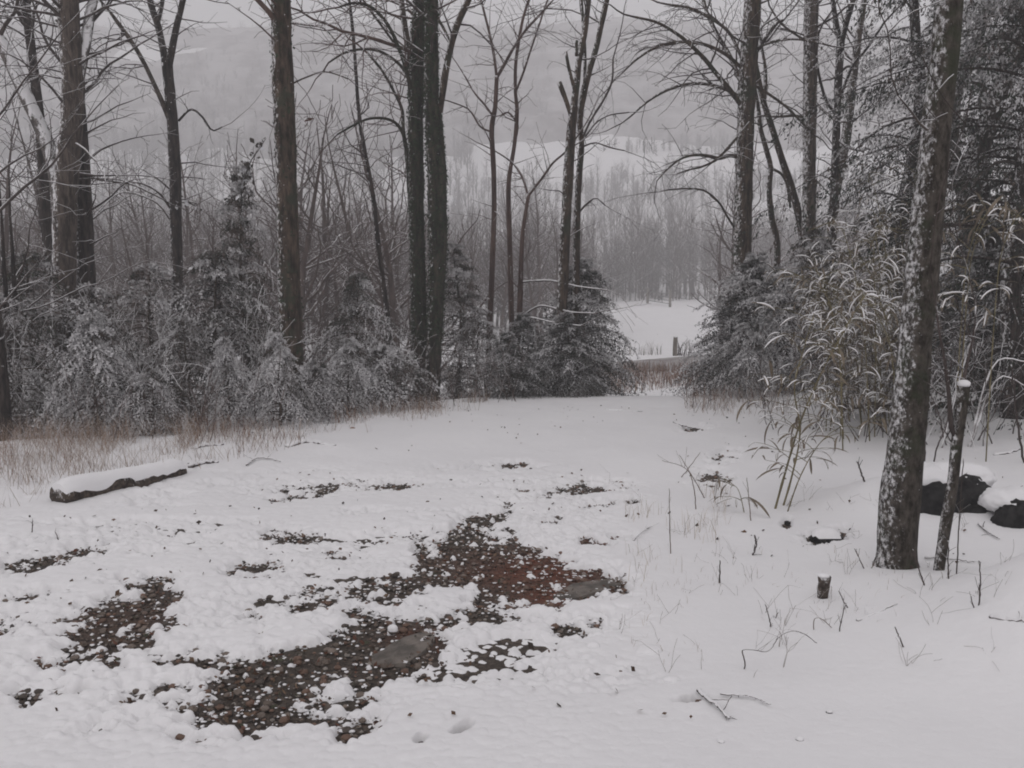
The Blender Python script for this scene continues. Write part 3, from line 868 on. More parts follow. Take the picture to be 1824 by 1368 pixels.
bare_tree('sapling', 'low forked sapling with a limb slanting right, left of the stubbed double tree', 15.2,
          [(942, 345, 6), (936, 380, 7), (930, 430, 8), (926, 540, 10), (922, 600, 11)],
          [([(940, 350, 5), (965, 318, 4.5), (985, 290, 4), (1010, 268, 4), (1030, 240, 3)], -0.4, [(9, .2, .98, .3, .8, .08, .02, .2)], 'twig_red'),
           ([(941, 350, 4), (932, 320, 4), (918, 295, 3.4), (900, 280, 3)], 0.3, [(7, .2, .98, .3, .7, .08, .02, -.2)], 'twig_red'),
           ([(934, 560, 4), (960, 545, 4), (985, 548, 3.5), (1020, 556, 3), (1060, 558, 2.4)], -1.2, [(5, .2, .95, .2, .5, .0, .06, 0)], 'twig_snowy'),
           ([(930, 502, 4), (955, 500, 4), (985, 500, 3.5), (1030, 510, 3), (1070, 515, 2.4)], -1.0, [(5, .2, .95, .2, .5, .0, .06, 0)], 'twig_snowy'),
           ([(926, 565, 4), (950, 566, 4), (990, 575, 3), (1035, 580, 2.4)], -1.3, [(5, .2, .95, .2, .5, .0, .06, 0)], 'twig_snowy')],
          'twig_red', 'twig_red', [(6, .5, .98, .3, .7, .06, .04, 0)], 0, 22, sides=10, crown=0)
bare_tree('stubbed_tree', 'double tree with two broken limb stubs, left of the gap in the trees', 14.6,
          [(1022, 190, 15), (1018, 230, 17), (1013, 300, 18), (1008, 400, 18), (1003, 500, 19), (999, 600, 20)],
          [([(1021, 200, 14), (1027, 150, 12), (1031, 110, 11), (1040, 65, 11), (1046, 20, 10), (1052, -30, 8)], 0.3, [(5, .2, .98, .4, 1.0, .08, .02, 0)], 'bark_brown'),
           ([(1017, 205, 8), (1008, 178, 8), (1001, 160, 9), (996, 146, 8)], 0.0, [], 'bark_brown', True),
           ([(1025, 165, 7), (1018, 140, 6), (1012, 115, 6), (1008, 92, 5)], 0.0, [], 'bark_brown', True),
           ([(1027, 100, 6), (1027, 75, 5.5), (1028, 72, 5)], 0.0, [], 'bark_brown', True)],
          'bark_brown', 'twig', [(5, .5, .95, .4, .9, .05, .04, 0)], 0, 23, crown=0)
bare_tree('sapling', 'slender upright stem just right of the stubbed double tree', 14.9,
          [(1083, -10, 9), (1072, 40, 10), (1062, 85, 10), (1050, 125, 11), (1040, 165, 12), (1033, 210, 11), (1036, 260, 10), (1031, 320, 11), (1028, 400, 12), (1026, 500, 13)],
          [([(1041, 165, 6), (1042, 110, 6), (1040, 60, 6), (1036, 0, 5), (1034, -40, 4)], 0.4, [(5, .3, .98, .4, 1.0, .1, .0, 0)], 'bark_brown'),
           ([(1036, 250, 4), (1052, 215, 4), (1075, 178, 4), (1090, 145, 3.5), (1092, 105, 3)], -0.4, [(8, .2, .98, .3, .8, .08, .0, .2)], 'twig'),
           ([(1038, 250, 4), (1060, 220, 3.5), (1085, 205, 3), (1120, 200, 2.5)], 0.3, [(7, .2, .98, .3, .7, .02, .05, .2)], 'twig'),
           ([(1036, 262, 3.5), (1060, 254, 3), (1085, 262, 3), (1112, 268, 2.5)], -0.2, [(5, .2, .98, .2, .5, .0, .05, .2)], 'twig'),
           ([(1030, 380, 4), (1040, 368, 4), (1052, 358, 4), (1062, 352, 3), (1078, 366, 2.5)], -0.2, [(3, .4, .98, .2, .5, .0, .05, .2)], 'twig')],
          'bark_brown', 'twig', [(9, .5, .95, .4, .9, .08, .02, 0)], 1.5, 24, sides=12, crown=4)
bare_tree('spreading_tree', 'tall straight trunk right of the gap, its long boughs arching left over the valley', 15.6,
          [(1342, -5, 29), (1337, 60, 31), (1333, 120, 31), (1329, 200, 30), (1326, 300, 30), (1323, 400, 31), (1321, 500, 33)],
          [([(1322, 190, 9), (1300, 160, 9), (1275, 130, 8.5), (1255, 105, 8), (1230, 80, 7), (1205, 60, 6), (1170, 40, 5), (1130, 30, 4)], -1.5, [(17, .12, .98, .6, 1.4, .02, .14, -.5)]),
           ([(1322, 150, 8), (1300, 100, 8), (1280, 65, 7.5), (1262, 30, 7), (1250, -10, 6)], 1.0, [(10, .15, .98, .6, 1.3, .03, .1, -.6)]),
           ([(1320, 175, 7), (1295, 160, 6.5), (1260, 150, 6), (1225, 150, 5.5), (1190, 160, 5), (1155, 180, 4), (1120, 210, 3)], 0.8, [(16, .15, .98, .5, 1.2, -.02, .16, -.2)]),
           ([(1320, 120, 7), (1290, 95, 6.5), (1250, 78, 6), (1210, 75, 5.5), (1170, 84, 5), (1135, 105, 4), (1108, 130, 3)], -0.8, [(16, .15, .98, .5, 1.2, .0, .16, -.2)]),
           ([(1322, 105, 6), (1300, 60, 6), (1270, 35, 5.5), (1230, 15, 5), (1190, 8, 4)], 0.5, [(11, .15, .98, .5, 1.1, .0, .14, -.3)]),
           ([(1316, 280, 8), (1300, 277, 7), (1280, 282, 7), (1262, 278, 6), (1240, 276, 5), (1215, 282, 4), (1190, 300, 3.5), (1170, 322, 2.5)], -0.8, [(14, .15, .98, .4, .9, .02, .1, -.2)]),
           ([(1315, 242, 5), (1295, 265, 5), (1275, 285, 5), (1250, 297, 4), (1225, 303, 3), (1205, 310, 2.4)], -1.4, [(10, .3, .98, .3, .8, .0, .08, -.2)]),
           ([(1308, 405, 4), (1295, 385, 4), (1280, 360, 4), (1255, 340, 3.5), (1225, 336, 3), (1190, 338, 2.4)], -1.0, [(9, .3, .98, .3, .8, .0, .08, -.2)]),
           ([(1344, 100, 7), (1352, 85, 7), (1368, 62, 7), (1385, 40, 6), (1396, 36, 4)], -0.3, [], 'bark_dark', True),
           ([(1340, 90, 5), (1365, 78, 5), (1400, 70, 4.5), (1440, 72, 4), (1480, 82, 3)], -0.8, [(9, .15, .98, .4, 1.0, .0, .12, .2)]),
           ([(1340, 150, 5), (1370, 168, 5), (1400, 190, 4.5), (1425, 215, 4), (1450, 240, 3)], 0.5, [(8, .15, .98, .4, .9, .0, .1, .2)])],
          'bark_brown', 'twig', [(6, .5, .9, .6, 1.2, .02, .1, -.4)], 5, 25, sides=20, ivy=250, ivy_fr=(.1, .6))
bare_tree('bare_tree', 'grey-brown tall trunk, middle one of the three near the right cedar', 16.2,
          [(1446, -5, 25), (1444, 80, 25), (1443, 150, 24), (1442, 250, 23), (1441, 350, 23), (1440, 470, 25)],
          [([(1440, 75, 5), (1415, 60, 4), (1390, 40, 4), (1370, 10, 3)], -0.5, [(8, .2, .98, .4, 1.0, .05, .06, -.2)]),
           ([(1450, 180, 5), (1470, 200, 5), (1490, 215, 4), (1510, 218, 3)], -0.5, [(6, .2, .98, .4, .8, .0, .08, .2)]),
           ([(1435, 210, 4), (1410, 206, 4), (1385, 208, 4), (1355, 206, 3)], -0.5, [(5, .2, .98, .4, .8, .0, .08, 0)])],
          'bark_grey', 'twig', [(10, .45, .85, .6, 1.2, .0, .1, 0)], 4, 26, sides=16)
bare_tree('leaning_tree', 'leaning thin trunk crossing behind the grey-brown tall trunk on the right', 17.0,
          [(1338, 60, 8), (1347, 120, 9), (1360, 180, 10), (1376, 230, 11), (1395, 290, 12), (1412, 340, 13), (1426, 400, 14), (1436, 470, 15)],
          [([(1362, 180, 6), (1364, 130, 6), (1356, 80, 5), (1345, 20, 4)], 0.3, [(7, .2, .98, .5, 1.0, .04, .06, 0)])],
          'bark_brown', 'twig', [(9, .4, .95, .5, 1.1, .03, .08, 0)], 2, 27, sides=12, crown=4)
bare_tree('bent_tree', 'thin crooked stem between the straight trunk and the grey-brown trunk', 17.4,
          [(1352, 200, 7), (1355, 230, 8), (1366, 270, 9), (1373, 300, 9), (1370, 340, 10), (1375, 390, 11), (1384, 430, 11), (1384, 500, 12)],
          [([(1374, 300, 5), (1392, 310, 5), (1402, 330, 5), (1408, 370, 5)], 0.1, [], 'bark_brown', True)],
          'bark_brown', 'twig', [(5, .6, .98, .4, .8, .05, .05, 0)], 1.2, 28, sides=10, crown=4)
bare_tree('forked_tree', 'slim dark fork-topped tree right of the grey-brown tall trunk', 16.4,
          [(1498, 70, 14), (1494, 130, 14), (1491, 200, 13), (1488, 280, 14), (1484, 370, 14), (1481, 480, 15)],
          [([(1497, 75, 9), (1488, 30, 9), (1482, -10, 8), (1478, -50, 7)], 0.3, [(6, .2, .98, .5, 1.0, .03, .06, 0)]),
           ([(1498, 80, 10), (1508, 40, 10), (1520, 0, 9), (1530, -40, 8)], -0.3, [(6, .2, .98, .5, 1.0, .03, .06, 0)]),
           ([(1490, 205, 6), (1470, 175, 5.5), (1455, 110, 5), (1458, 60, 4)], -0.4, [(4, .2, .98, .4, .8, .0, .06, 0)]),
           ([(1492, 190, 7), (1505, 150, 6), (1520, 115, 6), (1545, 85, 5), (1575, 40, 4)], -0.3, [(6, .2, .98, .4, .9, .0, .06, 0)]),
           ([(1488, 245, 5), (1510, 262, 5), (1535, 268, 5), (1550, 264, 5), (1565, 285, 4), (1590, 300, 4)], -0.6, [(4, .3, .98, .3, .6, .0, .06, 0)], 'twig_snowy')],
          'bark_dark', 'twig', [(10, .35, .9, .5, 1.2, .0, .08, 0)], 0, 29, sides=12, crown=0)
bare_tree('bare_tree', 'faded brown leaning trunk seen between the slim fork-topped tree and the dark pine', 20.0,
          [(1530, 60, 12), (1522, 120, 14), (1514, 190, 16), (1506, 250, 18), (1490, 330, 18), (1480, 420, 18)],
          [], 'bark_brown', 'twig', [(8, .5, .95, .6, 1.2, .03, .06, 0)], 3, 30, sides=10, crown=6)
rootN, PN, RN = bare_tree('frosted_tree', 'nearest trunk on the right, bark plastered with snow down its left side', 4.9,
          [(1692, -10, 47), (1684, 90, 48), (1672, 190, 50), (1660, 300, 53), (1650, 400, 55), (1641, 500, 56), (1631, 600, 57), (1621, 720, 60), (1611, 820, 64), (1604, 880, 70), (1599, 950, 68), (1597, 995, 68), (1596, 1018, 84)],
          [([(1668, 225, 6), (1655, 232, 6), (1640, 222, 5), (1620, 195, 4), (1600, 170, 3)], -0.2, [(3, .3, .95, .15, .4, .05, .05, 0)], 'twig_snowy')],
          'bark_near', 'twig_snowy', [], 4, 31, sides=30, rough=0.05, flare=1.15, crown=0)
# small truncated trunk beside it
rootT, PT, RT = bare_tree('small_tree', 'short sawn-off trunk with a snow cap, right beside the nearest trunk', 4.75,
          [(1717, 688, 21), (1712, 730, 21), (1704, 790, 20), (1697, 860, 19), (1687, 920, 20), (1678, 980, 19), (1669, 1036, 18)],
          [([(1704, 785, 9), (1694, 760, 9), (1690, 700, 8), (1682, 640, 5), (1672, 585, 4), (1668, 545, 3)], -0.1, [(4, .3, .95, .15, .4, .05, .02, 0)], 'twig'),
           ([(1714, 690, 7), (1722, 650, 5), (1727, 630, 4), (1735, 590, 3), (1738, 545, 3)], 0.1, [(4, .3, .95, .15, .4, .05, .02, 0)], 'twig')],
          'bark_near', 'twig', [], 0, 32, sides=16, crown=0, flare=1.05)
v_, f_ = rock_mesh(np.random.default_rng(5), 2, 0.7, 0.1)
mb = MB(); mb.add(v_ * [0.033, 0.03, 0.03] + PT[-1] + [0, 0, 0.014], t=f_); mb.build('snow_cap', 'snow', rootT)
bare_tree('dark_tree', 'dark trunk at the left edge of the picture in the dry grass', 9.6,
          [(-25, 430, 17), (-8, 560, 19), (2, 660, 21), (10, 790, 25)], [], 'bark_dark', 'twig', [(7, .4, .9, .5, 1.0, .02, .1, .4)], 3, 33, sides=12, crown=5)
for k_, (x_, lab_) in enumerate(((22, 'thin dark stem close to the dark trunk at the left edge'), (38, 'thin dark stem between the left edge trunk and the leftmost cedar'))):
    bare_tree('sapling', lab_, 10.6 + 0.3 * k_, [(x_ - 12, 520, 9), (x_ - 6, 640, 10), (x_, 780, 12)], [], 'bark_dark', 'twig', [(5, .4, .9, .4, .9, .04, .06, 0)], 1.5, 34 + k_, sides=8, crown=3)

# ------------------------------------------------------------------ evergreens with snow on their sprays
def evergreen_mesh(H, W, nb, seed, droop=0.9, tuft=(0.035, 0.07), tw=0.21, snow=0.42, low=0.04, power=1.15, nbl=12, ntuft=11, green=(0.032, 0.033, 0.025), brown=0.38, even=False, bark='bark_brown'):
    rng = np.random.default_rng(seed)
    wood = MB(); n_ = 8
    zz = np.linspace(-0.15, H, 14)
    tp = np.stack([0.02 * H * np.sin(zz * 2.1 + seed), 0.02 * H * np.cos(zz * 1.7 + seed), zz], -1)
    tp[0, :2] = tp[1, :2]
    wood.tube(tp, np.maximum(0.022 * H * (1 - zz.clip(0) / H) ** 0.8, 0.006), 8)
    Ps = []; Ds = []; Ls = []; Cl = []; Ss = []
    for b in range(nb):
        u = (b + rng.random()) / nb
        h = H * (low + (0.985 - low) * u ** 0.92)
        az = b * 2.39996 + rng.normal(0, 0.35)
        prof = (1 - (h / H) ** power) * (0.6 + 0.4 * min(1, (h / H) / 0.18))
        lob = float(fbm(np.array(cos(az) * 1.3 + seed * 7.1 + h * 1.6 / H), np.array(sin(az) * 1.3 + h * 3.4 / H), 3, 3))
        L = W / 2 * prof * (rng.uniform(0.75, 1.12) if even else rng.uniform(0.5, 1.25)) * (0.35 + 1.3 * lob) + 0.10
        dh = np.array([cos(az), sin(az), 0.0]); sd = np.array([-sin(az), cos(az), 0.0])
        s = np.linspace(0, 1, n_)
        bend = rng.normal(0, 0.15)
        rise = rng.uniform(0.25, 0.5) * (0.4 + 0.8 * u)
        B = tp[np.clip(int((h / H) * 13), 0, 13)] * [1, 1, 0] + np.array([0, 0, h]) + s[:, None] * L * dh + (bend * s ** 2 * L)[:, None] * sd + ((rise * s - droop * (0.55 + 0.45 * (1 - u)) * s ** 2) * L)[:, None] * np.array([0, 0, 1.0])
        B[:, 2] = np.maximum(B[:, 2], 0.04)
        wood.tube(B, np.linspace(0.006 + 0.008 * L, 0.002, n_), 3, cap=False)
        bclump = rng.normal(0, 0.48)
        m = int(nbl * (0.5 + 0.6 * L / (W / 2)))
        for k in range(m):
            f = 0.12 + 0.88 * (k + rng.random()) / m
            i = min(int(f * (n_ - 1)), n_ - 2); q = f * (n_ - 1) - i
            p = B[i] * (1 - q) + B[i + 1] * q; ax = nrm(B[i + 1] - B[i])
            side = 1 if k % 2 else -1
            dirn = nrm(ax * rng.uniform(0.5, 1.0) + sd * side * rng.uniform(0.4, 0.95) + np.array([0, 0, rng.normal(-0.15, 0.22)]))
            l = (0.40 * L * (1 - 0.55 * f) + 0.07) * rng.uniform(0.7, 1.25)
            Ps.append(p); Ds.append(dirn); Ls.append(l); Cl.append(bclump + rng.normal(0, 0.16)); Ss.append(f)
    Ps = np.array(Ps); Ds = np.array(Ds); Ls = np.array(Ls); Cl = np.array(Cl); Ss = np.array(Ss)
    N = len(Ps)
    t = (np.arange(ntuft)[None, :] + rng.random((N, ntuft))) / ntuft
    pos = Ps[:, None, :] + Ds[:, None, :] * (t * Ls[:, None])[..., None]
    pos[..., 2] -= (t ** 2) * (Ls[:, None]) * 0.25 * droop
    pos += rng.normal(0, 0.008, pos.shape)
    up = np.array([0, 0, 1.0])
    dl = Ds[:, None, :] * 0.8 + rng.normal(0, 0.55, (N, ntuft, 3)); dl[..., 2] -= 0.15
    issnow = (0.55 * rng.random((N, ntuft)) + 0.22 + 0.85 * Cl[:, None] + 0.18 * (Ss[:, None] - 0.5)) > (1 - snow)
    dl[..., 2] -= np.where(issnow, 0.0, 0.40)
    dl = dl / np.linalg.norm(dl, axis=-1, keepdims=True)
    ln = rng.uniform(tuft[0], tuft[1], (N, ntuft)); 
    nr = rng.normal(0, 0.75, (N, ntuft, 3)) + up
    nr[issnow] = rng.normal(0, 0.5, (int(issnow.sum()), 3)) + up
    sdv = np.cross(dl, nr); sdv /= np.linalg.norm(sdv, axis=-1, keepdims=True) + 1e-9
    wd = ln * tw * rng.uniform(0.7, 1.3, (N, ntuft)); wd = np.where(issnow, wd * 1.5, wd)
    base = pos + np.where(issnow, 0.014, -tuft[1] * rng.random((N, ntuft)))[..., None] * up
    a0 = base - dl * (ln * 0.3)[..., None]; a1 = base + dl * (ln * 0.7)[..., None]
    md = base + dl * (ln * 0.1)[..., None]
    V = np.stack([a0, md + sdv * (wd)[..., None], a1, md - sdv * (wd)[..., None]], 2).reshape(-1, 3)
    V[:, 2] = np.maximum(V[:, 2], 0.01)
    nq = N * ntuft
    col = np.array(green) * rng.uniform(0.7, 1.5, (nq, 1)) + rng.normal(0, 0.003, (nq, 3))
    br = np.repeat(rng.random(N) < brown, ntuft)
    col[br] = np.array([0.058, 0.043, 0.035]) * rng.uniform(0.7, 1.4, (int(br.sum()), 1))
    # frost: little in the sheltered clumps, much on the exposed tops
    fr = sstep(-0.25, 0.75, (Cl[:, None] * 0.9 + rng.normal(0, 0.09, (N, ntuft)) + snow - 0.28 + 0.25 * (Ss[:, None] - 0.5)) * np.where(issnow, 1.0, 0.8)).ravel()
    sf = issnow.ravel()
    fr = np.where(sf, np.maximum(fr, 0.55), fr * 0.75)[:, None]
    col = col * (1 - fr) + np.array([0.62, 0.608, 0.615]) * rng.uniform(0.85, 1.1, (nq, 1)) * fr
    crown = mesh_np('crown', V, [np.arange(4 * nq).reshape(-1, 4)], None, 'foliage', False, np.clip(np.repeat(col, 4, 0), 0.005, 0.8))
    return wood.mesh('trunk', bark), crown

FT = (0.024, 0.055)
PROTO = {
    'spire': (evergreen_mesh(3.0, 2.2, 85, 1, 0.55, FT, snow=0.30, power=1.1, nbl=16, ntuft=16), 3.0),
    'cedar': (evergreen_mesh(2.4, 3.2, 80, 2, 0.8, FT, snow=0.40, power=1.4, nbl=20, ntuft=16, brown=.3), 2.4),
    'snowy': (evergreen_mesh(1.9, 2.6, 64, 3, 1.0, FT, snow=0.80, power=1.4, nbl=20, ntuft=16), 1.9),
    'loose': (evergreen_mesh(2.6, 3.6, 62, 4, 0.9, FT, snow=0.36, brown=0.65, power=1.6, nbl=20, ntuft=16), 2.6),
    'dense': (evergreen_mesh(2.8, 3.4, 125, 5, 0.6, (.028, .06), snow=0.27, nbl=20, ntuft=15, green=(0.024, 0.027, 0.021), brown=0.15, power=1.3), 2.8),
    'fan': (evergreen_mesh(2.8, 3.5, 160, 7, 0.5, (.03, .065), snow=0.33, nbl=20, ntuft=15, green=(0.023, 0.026, 0.021), brown=0.15, power=1.35, even=True), 2.8),
    'fir': (evergreen_mesh(2.8, 3.5, 130, 8, 0.5, (.03, .065), snow=0.58, nbl=20, ntuft=15, green=(0.024, 0.027, 0.021), brown=0.15, power=1.35, even=True), 2.8),
    'bush': (evergreen_mesh(1.3, 2.4, 52, 6, 0.8, FT, snow=0.66, brown=0.45, power=1.8, nbl=18, ntuft=16), 1.3),
}
PROTO_OBJ = {}

def evergreen(kind, px, Y, top_px, wscale, rz, label, name='cedar_tree', group=None, cat='evergreen tree', dz=0.0, H=None):
    X = at(px, 600, Y)[0]
    base = np.array([X, Y, float(g(X, Y)) + dz])
    (wm, cm), H0 = PROTO[kind]
    ztop = at(px, top_px, Y)[2]
    s = (H or (ztop - base[2])) / H0
    root = empty(name, base, label, cat, group, rz)
    root.scale = (s * wscale, s * wscale, s)
    link('trunk', wm, root)
    c = link('crown', cm, root); c['kind'] = 'stuff'
    return root

GL = 'snow dusted evergreens along the left bank'
EV = [
 # kind, px, Y, top, wscale, rz, label
 ('spire', 440, 13.0, 285, .62, .3, 'tall narrow cedar left of the thickest mossy trunk, a leafy vine at its tip'),
 ('cedar', 60, 11.6, 440, .95, 1.1, 'dark cedar at the far left under the leaning pale trunk'),
 ('loose', 15, 10.6, 520, .8, 2.2, 'ragged cedar at the left edge with dark stems under it'),
 ('snowy', 165, 10.2, 555, .95, 0.5, 'snow loaded cedar with drooping arms, nearest to the dry grass'),
 ('loose', 165, 12.4, 500, .85, 2.6, 'grey cedar right below the dark straight trunk of the left group'),
 ('loose', 275, 12.2, 465, .95, 3.3, 'broad cedar at the foot of the narrow forked dark tree'),
 ('loose', 330, 11.0, 560, .75, 4.0, 'brownish open cedar in front of the broad cedar at the forked tree'),
 ('cedar', 385, 12.6, 440, .90, 5.0, 'cedar leaning into the tall narrow cedar from its left side'),
 ('snowy', 400, 10.6, 600, .75, 1.9, 'low snowy cedar below the tall narrow cedar'),
 ('snowy', 492, 10.5, 590, .80, 2.9, 'white frosted cedar right in front of the thickest mossy trunk'),
 ('bush', 265, 9.9, 655, .75, 0.9, 'low frosted evergreen bush behind the snow covered log'),
 ('bush', 560, 11.2, 640, .85, 1.7, 'small frosted bush right of the thickest mossy trunk'),
 ('cedar', 640, 13.2, 480, .85, 0.2, 'grey green cedar left of the ivy-covered twin trunks'),
 ('snowy', 620, 11.8, 600, .95, 5.4, 'drooping snowy cedar on a thin dark stem, left of the twin trunks'),
 ('bush', 690, 12.4, 610, 1.0, 3.7, 'small snowy cedar close by the left foot of the ivy-covered twin trunks'),
 ('spire', 815, 15.2, 430, .95, 2.0, 'slim brown-green cedar just right of the ivy-covered twin trunks'),
 ('loose', 850, 14.6, 550, 1.05, 0.7, 'loose brownish cedar behind the red brambles'),
 ('dense', 930, 15.0, 555, 1.1, 1.3, 'dark cedar under the saplings right of the brambles'),
 ('dense', 985, 14.4, 580, 1.15, 2.4, 'low dense cedar at the foot of the stubbed double tree'),
 ('fan', 1040, 15.2, 460, .80, 0.4, 'dark pointed cedar at the left side of the gap'),
 ('dense', 905, 13.9, 590, 1.15, 4.9, 'low dark cedar mound directly right of the red-brown bramble'),
 ('dense', 1012, 14.2, 555, 1.0, 5.6, 'dark cedar hugging the trunks of the stubbed double tree'),
 ('dense', 1030, 14.2, 600, .95, 3.0, 'low cedar skirt nearest the drive at the left side of the gap'),
]
for e in EV:
    evergreen(*e, group=GL)
GR = 'snow dusted evergreens along the right bank'
ER = [
 ('fir', 1345, 14.6, 450, 1.0, 0.8, 'broad spreading cedar at the right side of the gap'),
 ('fan', 1310, 14.9, 530, .95, 2.1, 'lower cedar reaching left into the gap'),
 ('snowy', 1395, 13.6, 480, .70, 1.4, 'snow laden cedar between the gap and the bamboo'),
 ('fir', 1385, 13.8, 475, 1.05, 2.7, 'layered snowy fir at the left edge of the bamboo'),
 ('snowy', 1325, 13.7, 575, .95, 0.6, 'low drooping snowy fir at the drive side of the gap'),
 ('snowy', 1345, 13.3, 590, .80, 4.4, 'low snowy cedar in front of the broad one by the gap'),
 ('cedar', 1440, 14.8, 400, .75, 3.9, 'grey cedar behind the left edge of the bamboo thicket'),
]
ER += [('dense', 1735, 11.6, 440, 1.0, 1.9, 'dark low evergreen behind the short sawn-off trunk'),
       ('dense', 1812, 10.8, 470, 1.0, 3.1, 'dark low evergreen at the right edge under the hemlock')]
for e in ER:
    evergreen(*e, group=GR)

# tall dark hemlocks and pine on the right
TALL = [evergreen_mesh(9.0, 5.8, 130, 21, 0.5, tuft=(0.03, 0.078), snow=0.04, nbl=26, ntuft=20, tw=0.17, green=(0.016, 0.021, 0.015), brown=0.25, low=0.06, power=1.9, bark='bark_dark'),
        evergreen_mesh(9.0, 5.2, 46, 22, 0.35, tuft=(0.03, 0.075), snow=0.05, nbl=26, ntuft=20, tw=0.16, green=(0.018, 0.022, 0.016), brown=0.3, low=0.26, power=2.2, bark='bark_dark')]
for (v, px, Y, H, ws, rz, lab) in (
    (0, 1800, 10.2, 8.5, .72, .4, 'big dark hemlock at the right edge with open sweeping boughs'),
    (0, 1745, 13.0, 10.5, .85, 2.2, 'dark hemlock seen just right of the nearest trunk'),
    (1, 1600, 15.5, 10.5, .62, 1.1, 'dark pine with open boughs left of the nearest trunk'),
    (0, 1850, 13.5, 10.0, .85, 3.6, 'hemlock standing half outside the right edge'),
    (1, 1690, 19.0, 12.0, .80, 5.0, 'farther dark pine behind the hemlocks')):
    X = at(px, 600, Y)[0]
    root = empty('hemlock_tree', (X, Y, float(g(X, Y))), lab, 'evergreen tree', 'dark conifers on the right', rz)
    s = H / 9.0; root.scale = (s * ws, s * ws, s)
    link('trunk', TALL[v][0], root); c = link('crown', TALL[v][1], root); c['kind'] = 'stuff'

# vine with leaves at the tip of the narrow cedar
def vine(label, pts, Y, seed, n=46):
    rng = np.random.default_rng(seed)
    P = crom(np.array([at(x, y, Y) for x, y in pts]), 40)
    root = empty('vine', P[0], label, 'vine')
    mb = MB(); mb.tube(P, np.linspace(.012, .004, 40), 5); mb.build('stem', 'bark_dark', root)
    for k in range(n):
        i = int(rng.integers(0, 39)); c = P[i] + rng.normal(0, 0.045, 3)
        s = rng.uniform(0.025, 0.05); a, b = nrm(rng.normal(0, 1, 3) + [0, 0, -.8]), None
        b = nrm(np.cross(a, rng.normal(0, 1, 3)))
        m2 = MB(); sn = rng.random() < 0.35
        m2.add([c - a * s, c + b * s * .7, c + a * s * 1.1, c - b * s * .7], [[0, 1, 2, 3]], col=(0.6, 0.6, 0.62) if sn else tuple(np.array([0.035, 0.028, 0.022]) * rng.uniform(.6, 1.6)))
        m2.build('leaf', 'foliage', root, smooth=False)
vine('dark leafy vine curling over the tip of the tall narrow cedar', [(432, 345), (438, 310), (448, 285), (460, 268), (474, 246)], 12.9, 8)
vine('few dead leaves clinging to the narrow forked dark tree', [(312, 372), (318, 362), (332, 362), (348, 368), (352, 392)], 15.4, 9, 26)

# ------------------------------------------------------------------ farther bare trees, one by one
def bare_variant(seed, H, spread, nb):
    rng = np.random.default_rng(seed)
    tr = MB(); br = MB()
    n = 12; P = [np.array([0, 0, -0.3])]; d = np.array([0, 0, 1.0])
    for i in range(n):
        d = nrm(d + rng.normal(0, 0.06, 3) + [0, 0, 0.03]); P.append(P[-1] + d * H / n)
    P = np.array(P); R = np.maximum(0.013 * H * (1 - np.linspace(0, 1, n + 1)) ** 0.8, 0.012)
    tr.tube(P, R, 6)
    for b in range(nb):
        f = rng.uniform(0.22, 0.97); i = min(int(f * n), n - 1)
        az = rng.uniform(0, 2 * pi)
        d = nrm(np.array([cos(az), sin(az), rng.uniform(0.3, 1.3)]))
        grow(P[i] + (P[i + 1] - P[i]) * (f * n - i), d, H * spread * (1.15 - f) * rng.uniform(.6, 1.2) + 0.5, R[i] * 0.5, rng, [br, br, br], 0.06, 0.0, 0.16, 0.009, 10.0 / H, None, (0.3, 0.6))
    return tr.mesh('trunk', 'far_wood'), br.mesh('crown', 'far_wood')
VAR = [bare_variant(s, 10, sp, nb) for s, sp, nb in ((41, .34, 26), (42, .30, 24), (43, .42, 22), (44, .26, 30), (45, .36, 28))]
rng = np.random.default_rng(77)
MARKS = [(-200, 'left of the thick grey-brown trunk'), (145, 'between the grey-brown and forked dark trees'), (312, 'between the forked tree and the narrow cedar'),
         (435, 'between the narrow cedar and the mossy trunk'), (515, 'right of the thickest mossy trunk'), (650, 'left of the ivy-covered twin trunks'), (775, 'right of the ivy-covered twin trunks'),
         (880, 'behind the slim winding saplings'), (945, 'left of the stubbed double tree'), (1030, 'right of the stubbed double tree'), (1120, 'above the gap'), (1225, 'left of the tall straight trunk'),
         (1325, 'right of the tall straight trunk'), (1445, 'behind the slim fork-topped tree'), (1540, 'behind the dark pine')]
def far_tree(px, Y, H, label, group, name='bare_tree'):
    where = [t for a, t in MARKS if px >= a][-1]
    kind = ('tall ' if H > 8 else 'short ') + ('nearer ' if Y < (40 if px < 720 else 70) else 'distant ')
    label = label.replace('*', kind, 1).replace('@', where, 1)
    X = at(px, 500, Y)[0]
    k = int(rng.integers(len(VAR)))
    root = empty(name, (X, Y, float(g(X, Y))), label, 'tree', group, rng.uniform(0, 6.28))
    s = H / 10.0; root.scale = (s * rng.uniform(.85, 1.25),) * 2 + (s,)
    link('trunk', VAR[k][0], root); c = link('crown', VAR[k][1], root); c['kind'] = 'stuff'
for k in range(72):       # left: behind the cedars, down the slope
    far_tree(rng.uniform(-60, 720), rng.uniform(19, 62), rng.uniform(5.5, 9), '*bare tree in the hollow @', 'bare trees behind the left bank')
for k in range(36):       # middle
    far_tree(rng.uniform(700, 1010), rng.uniform(38, 105), rng.uniform(6, 10), '*bare tree in the misty wood @', 'bare trees behind the middle')
for k in range(24):       # round the far side of the field
    far_tree(rng.uniform(560, 1420), rng.uniform(99, 128), rng.uniform(8, 12), '*misty tree beyond the white field @', 'bare trees beyond the field')
for k in range(13):
    far_tree(rng.uniform(1290, 1640), rng.uniform(24, 70), rng.uniform(6, 9), '*bare tree in the right bank haze @', 'bare trees behind the right bank')

